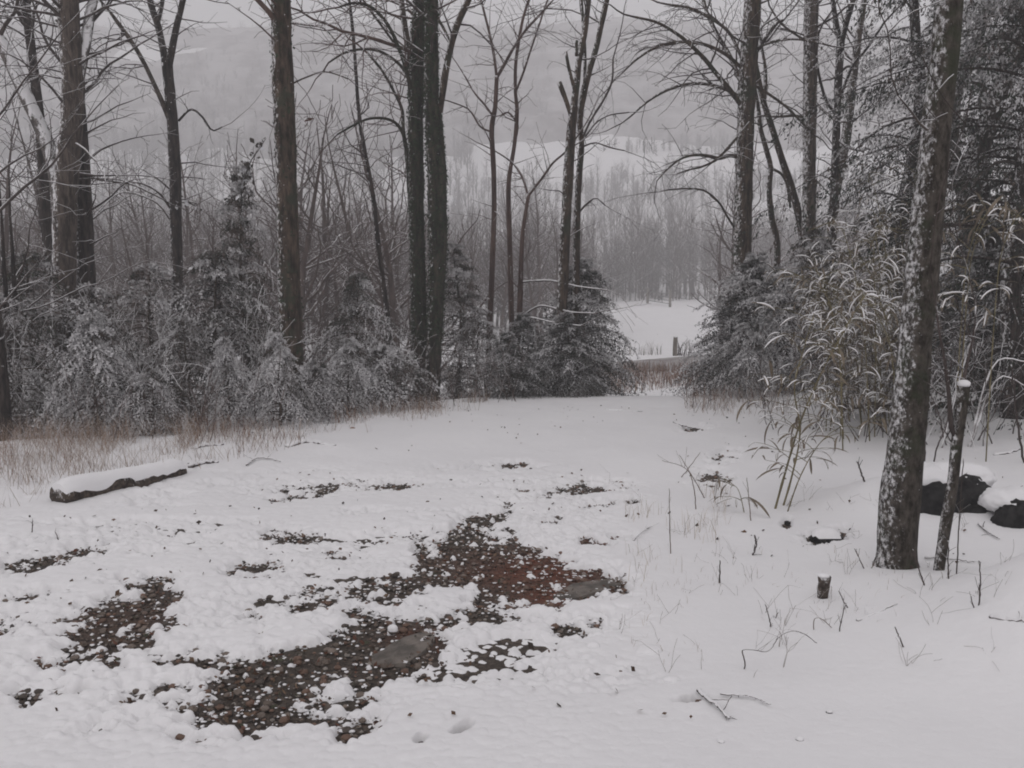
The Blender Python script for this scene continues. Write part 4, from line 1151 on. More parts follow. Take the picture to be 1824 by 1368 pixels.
# the wood on the far slope reads as one mass
def wood_mass(name, label, pts, hs, seed, kk=22, wid=0.05):
    rng = np.random.default_rng(seed)
    n = len(pts); Vs = []; Ts = []
    base = np.stack([pts[:, 0], pts[:, 1], g(pts[:, 0], pts[:, 1]) - 0.3], -1)
    # each tree: a trunk blade pair and kk slender boughs, all thin three-sided spikes
    u = rng.random((n, kk)); az = rng.uniform(0, 2 * pi, (n, kk))
    h0 = hs[:, None] * (0.16 + 0.6 * u); h0[:, 0] = 0
    el = rng.uniform(0.3, 1.3, (n, kk)); ln = hs[:, None] * (0.40 - 0.22 * u) * rng.uniform(.6, 1.2, (n, kk))
    el[:, 0] = 1.53; ln[:, 0] = hs * .92
    p0 = base[:, None, :] + np.stack([np.zeros_like(h0), np.zeros_like(h0), h0], -1)
    d = np.stack([np.cos(az) * np.cos(el), np.sin(az) * np.cos(el), np.sin(el)], -1)
    p1 = p0 + d * ln[..., None]
    r = wid * (1 - 0.5 * u); r[:, 0] = wid * 1.6
    sa = rng.uniform(0, pi, (n, kk)); off = np.stack([np.cos(sa), np.sin(sa), np.zeros_like(sa)], -1) * r[..., None]
    # every bough is a thin three-sided spike: three feet and a tip
    off2 = np.stack([-np.sin(sa), np.cos(sa), np.zeros_like(sa)], -1) * r[..., None]
    V = np.stack([p0 - off - off2 * .6, p0 + off - off2 * .6, p0 + off2, p1], 2).reshape(-1, 3)
    q = np.arange(n * kk)[:, None] * 4
    T = np.concatenate([q + [0, 1, 3], q + [1, 2, 3], q + [2, 0, 3]])
    o = link(name, mesh_np(name, V, None, [T], 'far_wood', False))
    tag(o, label, 'woods', kind='stuff')
    return o
def scatter(n, x0, x1, y0, y1, seed, gate=None):
    rg = np.random.default_rng(seed)
    Y = y0 + (y1 - y0) * rg.random(n * 3); Xp = rg.uniform(x0, x1, n * 3)
    X = (Xp - 912) / F * Y
    keep = np.ones(n * 3, bool)
    if gate is not None:
        keep = gate(X, Y, Xp)
    return np.stack([X, Y], -1)[keep][:n]
def wood_gate(X, Y, Xp):
    d = fbm(X / 34 + 5, Y / 26 + 9, 61, 3)
    fld = ((Y > 222) & (Y < 268) & (X > 5)) | ((Y > 150) & (Y < 178) & (Xp > 1000) & (Xp < 1330))
    return (d > 0.44) & ~fld
ptsA = scatter(1900, -300, 2300, 108, 222, 5, wood_gate)
wood_mass('valley_wood', 'grey bare wood filling the valley in the haze', ptsA, np.random.default_rng(6).uniform(6, 12, len(ptsA)), 6, 36, 0.075)
ptsD = scatter(900, -150, 1060, 46, 108, 15, lambda X, Y, Xp: fbm(X / 14, Y / 14, 65, 3) > 0.42)
wood_mass('valley_wood', 'brown-grey bare wood in the valley behind the ivy-covered twin trunks', ptsD, np.random.default_rng(16).uniform(5, 9.5, len(ptsD)), 16, 70, 0.028)
ptsF = scatter(700, -300, 900, 175, 262, 27, lambda X, Y, Xp: (X < -8) & (fbm(X / 20, Y / 20, 69, 3) > .36))
wood_mass('valley_wood', 'pale bare wood climbing the foot of the hill on the left', ptsF, np.random.default_rng(28).uniform(6, 11, len(ptsF)), 28, 36, 0.12)
ptsE = scatter(360, 940, 1500, 97, 140, 17, lambda X, Y, Xp: fbm(X / 7, Y / 12, 67, 3) > .45)
wood_mass('field_edge_wood', 'tangle of brown trees and brush along the far edge of the white field', ptsE, np.random.default_rng(18).choice([1.5, 2.5, 4, 6, 8, 10, 13], len(ptsE)) * np.random.default_rng(19).uniform(.8, 1.2, len(ptsE)), 18, 60, 0.034)
ptsB = scatter(2600, -300, 2300, 232, 395, 8, lambda X, Y, Xp: ((fbm(X / 60, Y / 50, 63, 3) > 0.40) & ~((Y < 262) & (X > -10))))
wood_mass('hillside_wood', 'faint wood on the far hillside almost lost in the snowfall', ptsB, np.random.default_rng(7).uniform(5, 11, len(ptsB)), 7, 20, 0.10)
ptsG = scatter(520, 850, 1700, 214, 268, 37, lambda X, Y, Xp: (fbm(X / 40, Y / 7, 68, 3) > .52))
wood_mass('hedgerow_wood', 'faint rows of trees and hedges across the pale fields below the hill', ptsG, np.random.default_rng(38).uniform(2, 7, len(ptsG)), 38, 30, 0.09)
# its crowns, too far off to tell apart, close into one canopy with snowy clearings
cx_, cy_ = np.meshgrid(np.linspace(-300, 330, 211), np.linspace(236, 405, 57))
edge_ = np.where(cx_ > -12, 252, 236) + 46 * (fbm(cx_ / 26, cy_ / 30, 66, 4) - .5)
mk = (0.22 + fbm(cx_ / 60, cy_ / 50, 63, 3) - 0.40) * sstep(0, 16, cy_ - edge_) - 0.10 * sstep(2, -2, cy_ - edge_)
ch_ = g(cx_, cy_) + np.clip(mk * 40, -3, 5) + 3.2 * (fbm(cx_ / 5, cy_ / 5, 64, 3) - .5) * sstep(0, .08, mk)
i_ = np.arange(56)[:, None] * 211; j_ = np.arange(210)[None, :]
can = link('hillside_canopy', mesh_np('hillside_canopy', np.stack([cx_, cy_, ch_], -1).reshape(-1, 3), [np.stack([i_ + j_, i_ + j_ + 1, i_ + 212 + j_, i_ + 211 + j_], -1).reshape(-1, 4)], None, 'canopy'))
tag(can, 'misty grey treetops closing over the far hillside', 'woods', kind='stuff')
ptsC = scatter(380, -200, 760, 30, 80, 9)
wood_mass('undergrowth', 'thin grey saplings and brush in the hollow behind the left cedars', ptsC, np.random.default_rng(8).uniform(1.5, 4.5, len(ptsC)), 8, 44, 0.012)

# ------------------------------------------------------------------ dry grass, brush and brambles
def blades(name, label, P, h, lean, wid, cols, seed, cat='grass', snow=0.0):
    rng = np.random.default_rng(seed)
    n = len(P)
    az = rng.uniform(0, 2 * pi, n); ld = np.stack([np.cos(az), np.sin(az), np.zeros(n)], -1) * (lean * rng.uniform(0, 1, n))[:, None]
    sa = rng.uniform(0, pi, n); sd = np.stack([np.cos(sa), np.sin(sa), np.zeros(n)], -1) * wid[:, None]
    up = np.array([0, 0, 1.0])
    m = P + (ld * 0.35 + up * 0.6) * h[:, None]; t = P + (ld + up * (1 - 0.3 * np.linalg.norm(ld, axis=1))[:, None]) * h[:, None]
    V = np.stack([P - sd, P + sd, m + sd * .7, m - sd * .7, t], 1).reshape(-1, 3)
    b = np.arange(n)[:, None] * 5
    cols = np.asarray(cols)
    c = cols[rng.integers(0, len(cols), n)] * rng.uniform(0.7, 1.3, (n, 1))
    if snow:
        c[rng.random(n) < snow] = (0.6, 0.59, 0.6)
    o = link(name, mesh_np(name, V, [b + [0, 1, 2, 3]], [b + [3, 2, 4]], 'dry', False, np.repeat(c, 5, 0)))
    tag(o, label, cat, kind='stuff')
    return o
TAN = [(0.24, 0.165, 0.12), (0.30, 0.22, 0.165), (0.20, 0.13, 0.10), (0.34, 0.27, 0.215)]
RUST = [(0.15, 0.08, 0.055), (0.20, 0.12, 0.085), (0.12, 0.075, 0.06)]
def band(n, x0, x1, Ylo, Yhi, seed, clump=0.45, cs=1.6):
    rg = np.random.default_rng(seed)
    px = rg.uniform(x0, x1, n * 5); f = rg.random(n * 5) ** 0.62
    lo = Ylo(px) if callable(Ylo) else Ylo; hi = Yhi(px) if callable(Yhi) else Yhi
    Y = lo + (hi - lo) * f
    X = (px - 912) / F * Y
    k = fbm(X * cs, Y * cs, seed, 3) > clump
    X = X[k][:n]; Y = Y[k][:n]
    return np.stack([X, Y, g(X, Y) + 0.02], -1)
rg = np.random.default_rng(12)
yl = lambda px: np.interp(px, [-60, 100, 330, 600, 860], [5.9, 6.3, 7.7, 9.4, 12.0])
yh = lambda px: np.interp(px, [-60, 100, 330, 600, 860], [10.0, 9.9, 10.2, 11.6, 13.2])
P = band(4200, -60, 340, yl, yh, 3, 0.44, 2.2); n = len(P)
blades('dry_grass', 'tan dry grass standing along the left edge of the drive', P, rg.uniform(.1, .5, n) ** 1.2, np.full(n, 1.6), rg.uniform(.0009, .0019, n), TAN, 13, snow=0.14)
P = band(1900, 330, 900, yl, yh, 4, 0.5); n = len(P)
blades('dry_grass', 'thin dry grass below the middle cedars along the crest', P, rg.uniform(.06, .36, n), np.full(n, 1.3), rg.uniform(.0013, .0026, n), TAN + RUST, 14, snow=0.15)
P = np.vstack([band(700, 1090, 1330, 23.5, 27.0, 5, 0.45, .6), band(2600, 1060, 1330, 26.5, 31.0, 25, 0.34, .5)]); n = len(P)
blades('dry_grass', 'reddish dry grass in the dip below the crest of the drive', P, rg.uniform(.15, .5, n), np.full(n, .55), rg.uniform(.006, .011, n), RUST + TAN[:1], 15, snow=0.12)
P = band(1100, 1225, 1420, 11.2, 14.0, 6, 0.4); n = len(P)
blades('dry_grass', 'dry brown grass below the right cedars', P, rg.uniform(.06, .38, n), np.full(n, 1.3), rg.uniform(.0014, .003, n), TAN + RUST, 16, snow=0.25)
P = band(190, 1120, 1310, 4.5, 6.9, 7, 0.5, 2.5); n = len(P)
blades('dry_grass', 'sparse pale grass poking through the snow left of the front bamboo', P, rg.uniform(.05, .22, n), np.full(n, .8), rg.uniform(.0008, .0014, n), [(0.36, 0.29, 0.21), (0.28, 0.21, 0.15)], 17)
P = band(260, 1130, 1640, 3.4, 5.2, 8, 0.5, 3); n = len(P)
blades('dry_grass', 'scattered small stalks in the smooth snow on the right', P, rg.uniform(.02, .09, n), np.full(n, .8), rg.uniform(.0007, .0012, n), [(0.20, 0.14, 0.11), (0.28, 0.21, 0.15)], 18)
P = band(80, 1100, 1180, 37.2, 39.0, 9, 0.3, .5); n = len(P)
blades('dry_grass', 'dry weeds along the lower edge of the white field', P, rg.uniform(.2, .8, n), np.full(n, .5), rg.uniform(.006, .010, n), [(0.16, 0.13, 0.10), (0.11, 0.09, 0.08)], 19)

def brush(name, label, centre, n, L, seed, mat, spread, up=0.25, droop=0.14, kind=None, r=0.006):
    rng = np.random.default_rng(seed)
    root = empty(name, centre, label, 'shrub')
    tw_ = MB()
    for k in range(n):
        p = np.array(centre) + np.append(rng.normal(0, spread, 2), 0); p[2] = float(g(p[0], p[1])) - 0.03
        az = rng.uniform(0, 2 * pi); d = nrm(np.array([cos(az) * .7, sin(az) * .7, rng.uniform(.6, 1.4)]))
        st = MB(); grow(p, d, L * rng.uniform(.6, 1.3), r, rng, [st, tw_, tw_], up, droop, 0.14, 0.0028, 4.0)
        st.build('stem', mat, root)
    o = tw_.build('twigs', mat, root); o['kind'] = 'stuff'
    return root
def gp(px, Y):
    X = at(px, 600, Y)[0]; return np.array([X, Y, float(g(X, Y))])
brush('bramble', 'reddish bramble tangle at the foot of the ivy-covered twin trunks', gp(795, 12.9), 12, .9, 51, 'twig_red', .25)
brush('bramble', 'arching red-brown bramble right of the twin trunks in front of the dark cedars', gp(850, 13.3), 14, 1.0, 52, 'twig_red', .3)
brush('bramble', 'sparse bramble below the cedars near the crest', gp(740, 12.4), 8, .6, 53, 'twig_red', .25)
brush('bramble', 'twiggy brown shrub left of the drooping snowy cedar', gp(575, 11.0), 10, .7, 54, 'twig', .25)
brush('bramble', 'brown twig tangle among the cedars behind the snow covered log', gp(350, 10.0), 12, .8, 55, 'twig_red', .35)
brush('bramble', 'snowy twig tangle in the shade of the far left cedars', gp(90, 10.3), 12, 1.0, 56, 'twig_snowy', .4)
brush('bramble', 'brown twig tangle left of the low frosted bush', gp(215, 9.7), 10, .8, 57, 'twig_red', .3)
brush('bramble', 'snow lined twig shrub below the tall narrow cedar', gp(450, 11.6), 14, 1.3, 58, 'twig_snowy', .35)
brush('bramble', 'brown brush at the foot of the right cedars by the drive', gp(1270, 12.6), 10, .55, 59, 'twig_red', .3)
brush('bramble', 'low brown brush between the right cedars and the bamboo', gp(1370, 12.0), 10, .6, 60, 'twig', .3)
brush('thicket', 'dark dense brush under the hemlocks at the right edge', gp(1790, 9.4), 26, 1.3, 61, 'twig', .7, r=.008)
brush('thicket', 'dark brush right behind the nearest trunk', gp(1720, 10.0), 22, 1.3, 62, 'twig', .6, r=.008)
for px_, Y_, L_, sd_, lab_ in ((40, 10.9, 1.5, 101, 'snow lined twiggy shrub at the far left among the cedars'), (130, 11.2, 1.6, 102, 'snow lined twiggy shrub below the thick grey-brown trunk'),
        (300, 11.4, 1.5, 103, 'snow lined twiggy shrub below the forked dark tree'), (370, 11.6, 1.5, 104, 'snow lined twiggy shrub left of the tall narrow cedar'),
        (590, 12.2, 1.2, 105, 'fine twiggy shrub between the frosted bush and the drooping cedar'), (700, 12.9, 1.1, 106, 'fine twiggy shrub left at the foot of the twin trunks'),
        (900, 14.0, 1.0, 107, 'twiggy shrub in front of the dark cedar under the saplings')):
    brush('twiggy_shrub', lab_, gp(px_, Y_), 14, L_, sd_, 'twig_snowy', .45)
brush('thicket', 'snow lined brush between the two right trunks', gp(1690, 8.6), 10, .9, 63, 'twig_snowy', .35)

# ------------------------------------------------------------------ bamboo
def leaf_mesh(L, W_, curl, seed):
    """a drooping lance-shaped leaf with snow lying on its upper side (slot 0 leaf, slot 1 snow)"""
    n = 7; s = np.linspace(0, 1, n)
    th = 0.35 - curl * s
    x = np.concatenate([[0], np.cumsum(np.cos(th[:-1]) * L / (n - 1))]); z = np.concatenate([[0], np.cumsum(np.sin(th[:-1]) * L / (n - 1))])
    wd = W_ / 2 * np.sin(pi * np.clip(s * 0.92 + 0.06, 0, 1)) ** 0.7; wd[-1] = 0.0005
    mb = MB()
    V = np.stack([np.stack([x, -wd, z - wd * .25], -1), np.stack([x, wd * 0, z], -1), np.stack([x, wd, z - wd * .25], -1)], 1).reshape(-1, 3)
    q = []
    for i in range(n - 1):
        for j in range(2):
            q.append([3 * i + j, 3 * i + j + 1, 3 * i + 4 + j, 3 * i + 3 + j])
    mb.add(V, q)
    rg = np.random.default_rng(seed)
    sw = wd * 0.52 * (0.9 + 0.2 * rg.random(n)); sh = (0.004 + W_ * 0.22) * np.sin(pi * np.clip(s * 0.85 + 0.1, 0, 1))
    a, b = 0, n - 1
    V2 = np.stack([np.stack([x, -sw, z - sw * .25 + .0015], -1), np.stack([x, sw * 0, z + sh], -1), np.stack([x, sw, z - sw * .25 + .0015], -1)], 1)[a:b].reshape(-1, 3)
    q2 = []
    for i in range(b - a - 1):
        for j in range(2):
            q2.append([3 * i + j, 3 * i + j + 1, 3 * i + 4 + j, 3 * i + 3 + j])
    mb.add(V2, q2, mat=1)
    return mb
LEAF = [leaf_mesh(L, W_, c, k) for k, (L, W_, c) in enumerate(((.17, .020, 1.3), (.14, .018, 1.7), (.20, .022, 1.0), (.12, .016, 1.5)))]
LEAF_ME = [m.mesh('leaf', ['bamboo_leaf', 'snow']) for m in LEAF]
LEAF_BARE = []
for m in LEAF:
    b = MB(); b.add(m.v[0], m.q[0]); LEAF_BARE.append(b.mesh('leaf', ['bamboo_leaf', 'snow']))

def bamboo(label, pts, Y, dY, r, nleaf, seed, group, f0=0.25, single=True, ls=1.0, snowy=0.62, spread=0.35):
    rng = np.random.default_rng(seed)
    C = np.array([at(x, y, Y + dY * k / (len(pts) - 1)) for k, (x, y) in enumerate(pts)])
    if C[0, 2] > g(C[0, 0], C[0, 1]) or single:
        C[0, 2] = float(g(C[0, 0], C[0, 1])) - 0.02
    P = crom(C, 30)
    root = empty('bamboo', [P[0, 0], P[0, 1], float(g(P[0, 0], P[0, 1]))], label, 'bamboo', group)
    mb = MB()
    R = np.linspace(r, r * 0.35, 30); R[::4] *= 1.25
    mb.tube(P, R, 7); mb.build('culm', 'bamboo_cane', root)
    tw_ = MB(); joined = MB()
    off = np.array(root['_o'])
    nt = max(1, nleaf // 4)
    for k in range(nt):
        f = f0 + (1 - f0) * (k + rng.random()) / nt; i = min(int(f * 29), 28)
        az = rng.uniform(0, 2 * pi)
        d = nrm(np.array([cos(az), sin(az) * .8, rng.uniform(.1, .8)]) + (P[i + 1] - P[i]) * 3)
        L = spread * rng.uniform(.5, 1.2)
        T = np.array([P[i] + d * L * s - np.array([0, 0, .30 * L * s * s]) for s in np.linspace(0, 1, 5)])
        tw_.tube(T, np.linspace(.0035, .0015, 5), 3, cap=False)
        for q in range(4):
            s = 1 - 0.22 * q; p = T[0] * (1 - s) + T[-1] * s if q else T[-1]
            ra = math.atan2(d[1], d[0]) + rng.normal(0, .9)
            sc_ = ls * rng.uniform(.7, 1.25); li = int(rng.integers(4))
            if single:
                o = link('leaf', (LEAF_ME if rng.random() < snowy else LEAF_BARE)[li], root)
                o.location = tuple(p - off); o.rotation_euler = (rng.normal(0, .25), rng.normal(.25, .4), ra); o.scale = (sc_,) * 3
            else:
                ca, sa = cos(ra), sin(ra); pt = rng.normal(.25, .4); cp, sp = cos(pt), sin(pt)
                Rm = np.array([[ca, -sa, 0], [sa, ca, 0], [0, 0, 1]]) @ np.array([[cp, 0, sp], [0, 1, 0], [-sp, 0, cp]])
                m = LEAF[li]
                V = np.vstack(m.v) @ Rm.T * sc_ + p
                n0 = len(m.v[0])
                joined.add(V[:n0], m.q[0])
                if rng.random() < snowy:
                    joined.add(V[n0:], m.q[1] - n0, mat=1)
    tw_.build('twigs', 'bamboo_cane', root)['kind'] = 'stuff'
    if not single:
        o = joined.build('leaves', ['bamboo_leaf', 'snow'], root); o['kind'] = 'stuff'
    return root
GB = 'bamboo culms of the thicket'
bamboo('front bamboo culm, the taller leaning one with bare hanging leaves low down', [(1376, 922), (1402, 830), (1430, 740), (1470, 650), (1520, 560), (1545, 520)], 6.3, .6, .0085, 84, 71, 'front bamboo culms', .25, ls=.95)
bamboo('front bamboo culm, the left one with a nodding snowy tip', [(1390, 922), (1410, 850), (1425, 770), (1415, 690), (1432, 620), (1450, 560)], 6.4, .3, .0075, 64, 72, 'front bamboo culms', .25, ls=.95)
bamboo('short front bamboo shoot leaning right with hanging leaves', [(1398, 918), (1425, 850), (1460, 790), (1500, 760), (1535, 765)], 6.25, -.2, .005, 28, 73, 'front bamboo culms', .3, snowy=.15, ls=.9)
bamboo('low bamboo sprig with drooping leaves left of the front culms', [(1330, 905), (1318, 880), (1308, 865), (1300, 870)], 6.2, .1, .004, 16, 74, 'front bamboo culms', .3, snowy=.5, ls=.8, spread=.15)
for (px_, Y_, L_, sd_, lab_) in ((1455, 10.4, 1.3, 111, 'brown twig tangle inside the left end of the bamboo thicket'), (1540, 9.8, 1.5, 112, 'brown twig tangle in the middle of the bamboo thicket'),
        (1610, 9.3, 1.5, 113, 'brown twig tangle at the right end of the bamboo thicket'), (1500, 11.2, 1.8, 114, 'snow lined twig shrub behind the bamboo thicket')):
    brush('twiggy_shrub', lab_, gp(px_, Y_), 12, L_, sd_, 'twig' if sd_ < 114 else 'twig_snowy', .35)
rb = np.random.default_rng(15)
for k in range(29):
    x0 = rb.uniform(1470, 1655); Y = rb.uniform(8.6, 11.4)
    x1 = x0 + rb.uniform(-110, 70); top = rb.uniform(300, 560)
    if x0 < 1520: top = rb.uniform(430, 600)
    bend = rb.uniform(-60, 40)
    single = k < 9
    yb = 715
    lab_ = '%s bamboo culm bowing %s under snow, %s of the thicket' % ('tall' if top < 430 else ('middling' if top < 510 else 'low'), 'left' if x1 < x0 - 25 else ('right' if x1 > x0 + 20 else 'straight down'), 'left end' if x0 < 1510 else ('middle' if x0 < 1580 else 'right end'))
    lab_ += (', farther back' if Y > 10 else ', at the front')
    bamboo(lab_, [(x0, yb), (x0 + (x1 - x0) * .25, yb - (yb - top) * .4), (x0 + (x1 - x0) * .6, yb - (yb - top) * .8), (x1, top), (x1 + bend, top + 12)], Y, rb.uniform(-.5, .5), .007, 84 if single else 96, 200 + k, GB, .15, single=single, ls=.98, spread=.42)
for k in range(3):
    x0 = rb.uniform(1690, 1770); Y = rb.uniform(7.6, 8.8)
    bamboo(('first', 'second', 'third')[k] + ' bamboo culm from the nearest trunk, arching to the right with long leaves', [(x0, 690), (x0 + 5, 560), (x0 + 20, 440), (x0 + 60, 370), (x0 + 110, 390)], Y, 0, .006, 36, 260 + k, 'bamboo right of the nearest trunk', .5, single=True, ls=1.15, spread=.4)

# ------------------------------------------------------------------ logs, stump, rocks
def log(name, label, p0, p1, r0, r1, seed, bark='bark_log', cap=1.0, lift=0.6):
    rng = np.random.default_rng(seed)
    n = 26; P = np.array([p0 * (1 - t) + p1 * t for t in np.linspace(0, 1, n)])
    P[:, 2] = g(P[:, 0], P[:, 1]) + np.linspace(r0, r1, n) * lift + 0.045 + 0.012 * np.sin(np.linspace(0, 5, n) + seed)
    P[:, 1] += 0.02 * np.sin(np.linspace(0, 4, n) + seed)
    R = np.linspace(r0, r1, n)
    R[0] *= .82; R[-1] *= .8; R[1] *= .97; R[-2] *= .95
    root = empty(name, P[0] - [0, 0, r0], label, 'log')
    mb = MB(); mb.tube(P, R, 18, rough=0.16, rng=rng); mb.build('trunk', bark, root)
    # snow lying along the top
    d = nrm(P[-1] - P[0]); sd = nrm(np.cross(d, [0, 0, 1.0])); a = np.linspace(-1.18, 1.18, 11)
    V = []
    for i in range(n):
        e = {0: .45, 1: .8, n - 2: .75, n - 1: .35}.get(i, 1.0)
        th = 0.045 * cap * (0.75 + 0.5 * vn(np.array(i * .4 + seed), np.array(2.0), 4))
        lo_ = 1.0 + 0.6 * (vn(np.array(i * .9 + seed), np.array(7.0), 6) - .35)
        for aa in a * lo_:
            rr_ = R[i] * 1.02 + th * np.cos(aa * 1.1).clip(0) * e + 0.006 * (rng.random() - .5)
            V.append(P[i] + sd * np.sin(aa) * rr_ + np.array([0, 0, 1]) * np.cos(aa) * rr_)
    q = [[i * 11 + j, i * 11 + j + 1, (i + 1) * 11 + j + 1, (i + 1) * 11 + j] for i in range(n - 1) for j in range(10)]
    mb = MB(); mb.add(V, q)
    for i in (0, n - 1):
        mb.add(list(V[i * 11:(i + 1) * 11]) + [P[i] + [0, 0, R[i] * .7]], t=[[j, j + 1, 11] for j in range(10)])
    mb.build('snow_cap', 'snow', root)
    return root
log('log', 'snow covered log lying in front of the dry grass on the left', hit(104, 909), hit(324, 851), .10, .085, 1, cap=.48, lift=.42)
log('log', 'long fallen trunk lying behind the nearest trunk on the right', gp(1490, 10.8), gp(1745, 10.4), .085, .07, 2, cap=.8, lift=2.2)
def stick(name, label, pts, wpx, mat='twig_snowy', cat='stick', lying=True, lift=0.055, Y=None, seed=1, taper=.5, sides=6):
    if lying:
        P = np.array([hit(x, y) for x, y in pts]); P[:, 2] += lift
        r = wpx / 2 * m_per_px(P[0, 1], pts[0][1])
    else:
        b = hit(*pts[0]); Y = Y or b[1]
        P = np.array([at(x, y, Y) for x, y in pts]); P[0, 2] = min(P[0, 2], float(g(P[0, 0], P[0, 1]))) 
        r = wpx / 2 * m_per_px(Y, pts[0][1])
    S_ = crom(P, max(10, 6 * len(pts))) if len(pts) > 2 else np.array([P[0] * (1 - t) + P[1] * t for t in np.linspace(0, 1, 8)])
    rng = np.random.default_rng(seed); S_ = S_ + rng.normal(0, r * .25, S_.shape)
    mb = MB(); mb.tube(S_, np.linspace(r, r * taper, len(S_)), sides, rough=.08, rng=rng)
    Ltot = np.linalg.norm(np.diff(S_, axis=0), axis=1).sum()
    if cat in ('stem', 'stick') and len(S_) > 6:         # short side twigs and forks
        for _ in range(int(rng.integers(2, 5))):
            i = int(rng.integers(len(S_) // 4, len(S_) - 1)); ax = nrm(S_[i + 1 if i + 1 < len(S_) else i] - S_[i - 1])
            d = nrm(ax * .8 + nrm(rng.normal(0, 1, 3) + [0, 0, .6 if cat == 'stem' else .1]) * .8)
            grow(S_[i], d, Ltot * rng.uniform(.12, .32), r * .5, rng, [mb], 0.02, 0.03, 0.14, r * .28)
    return mb, mat, name, label, cat
def one_stick(*a, **k):
    mb, mat, name, label, cat = stick(*a, **k)
    return tag(mb.build(name, mat), label, cat)
for a in (
    ('fallen_branch', 'dark branch half buried behind the snow covered log', [(345, 808), (365, 803), (398, 801)], 11),
    ('fallen_branch', 'dark curved branch in the snow right of the log', [(512, 804), (550, 797), (572, 800), (596, 804)], 12),
    ('fallen_branch', 'short snowy branch just right of the log end', [(338, 842), (360, 836), (388, 832)], 12),
    ('fallen_branch', 'thin bent branch lying in the snow below the crest on the left', [(440, 838), (455, 828), (475, 826), (500, 832)], 4),
    ('fallen_branch', 'snow lined branch slanting up to the fallen trunk behind the nearest trunk', [(1495, 740), (1560, 718), (1590, 712)], 6),
    ('fallen_branch', 'second snow lined branch under the fallen trunk', [(1500, 726), (1540, 712), (1610, 706)], 6),
    ('fallen_branch', 'snow topped stick slanting in the smooth snow behind the little stump', [(1525, 1127), (1560, 1112), (1596, 1097)], 6),
    ('fallen_branch', 'dark broken branch at the bottom of the picture, right of centre', [(1243, 1254), (1262, 1272), (1282, 1288), (1296, 1306)], 8),
    ('fallen_branch', 'curved thin branch running right from the dark broken one', [(1282, 1262), (1325, 1263), (1350, 1270), (1372, 1282)], 5),
    ('fallen_branch', 'snow capped stick cut off by the right edge of the picture', [(1764, 1120), (1790, 1126), (1835, 1132)], 9),
    ('fallen_branch', 'stick lying behind the foot of the short sawn-off trunk', [(1645, 1009), (1690, 1012), (1735, 1018)], 5),
    ('fallen_branch', 'snowy stick lying above the black rock on the right', [(1770, 820), (1795, 817), (1822, 808)], 6),
    ('fallen_branch', 'brown twig heap left of the brown grass at the drive edge', [(1200, 760), (1225, 768), (1246, 772)], 5),
    ('fallen_branch', 'faint stick lying on the crest of the drive', [(1080, 737), (1110, 739), (1144, 740)], 4),
    ('fallen_branch', 'broken stick lying left of the mound', [(1743, 948), (1758, 962), (1780, 975)], 5),
    ('fallen_branch', 'small twig on the snow between the bare patch and the pale grass', [(1128, 978), (1140, 966), (1155, 955)], 3),
    ):
    one_stick(*a, seed=len(a[1]))
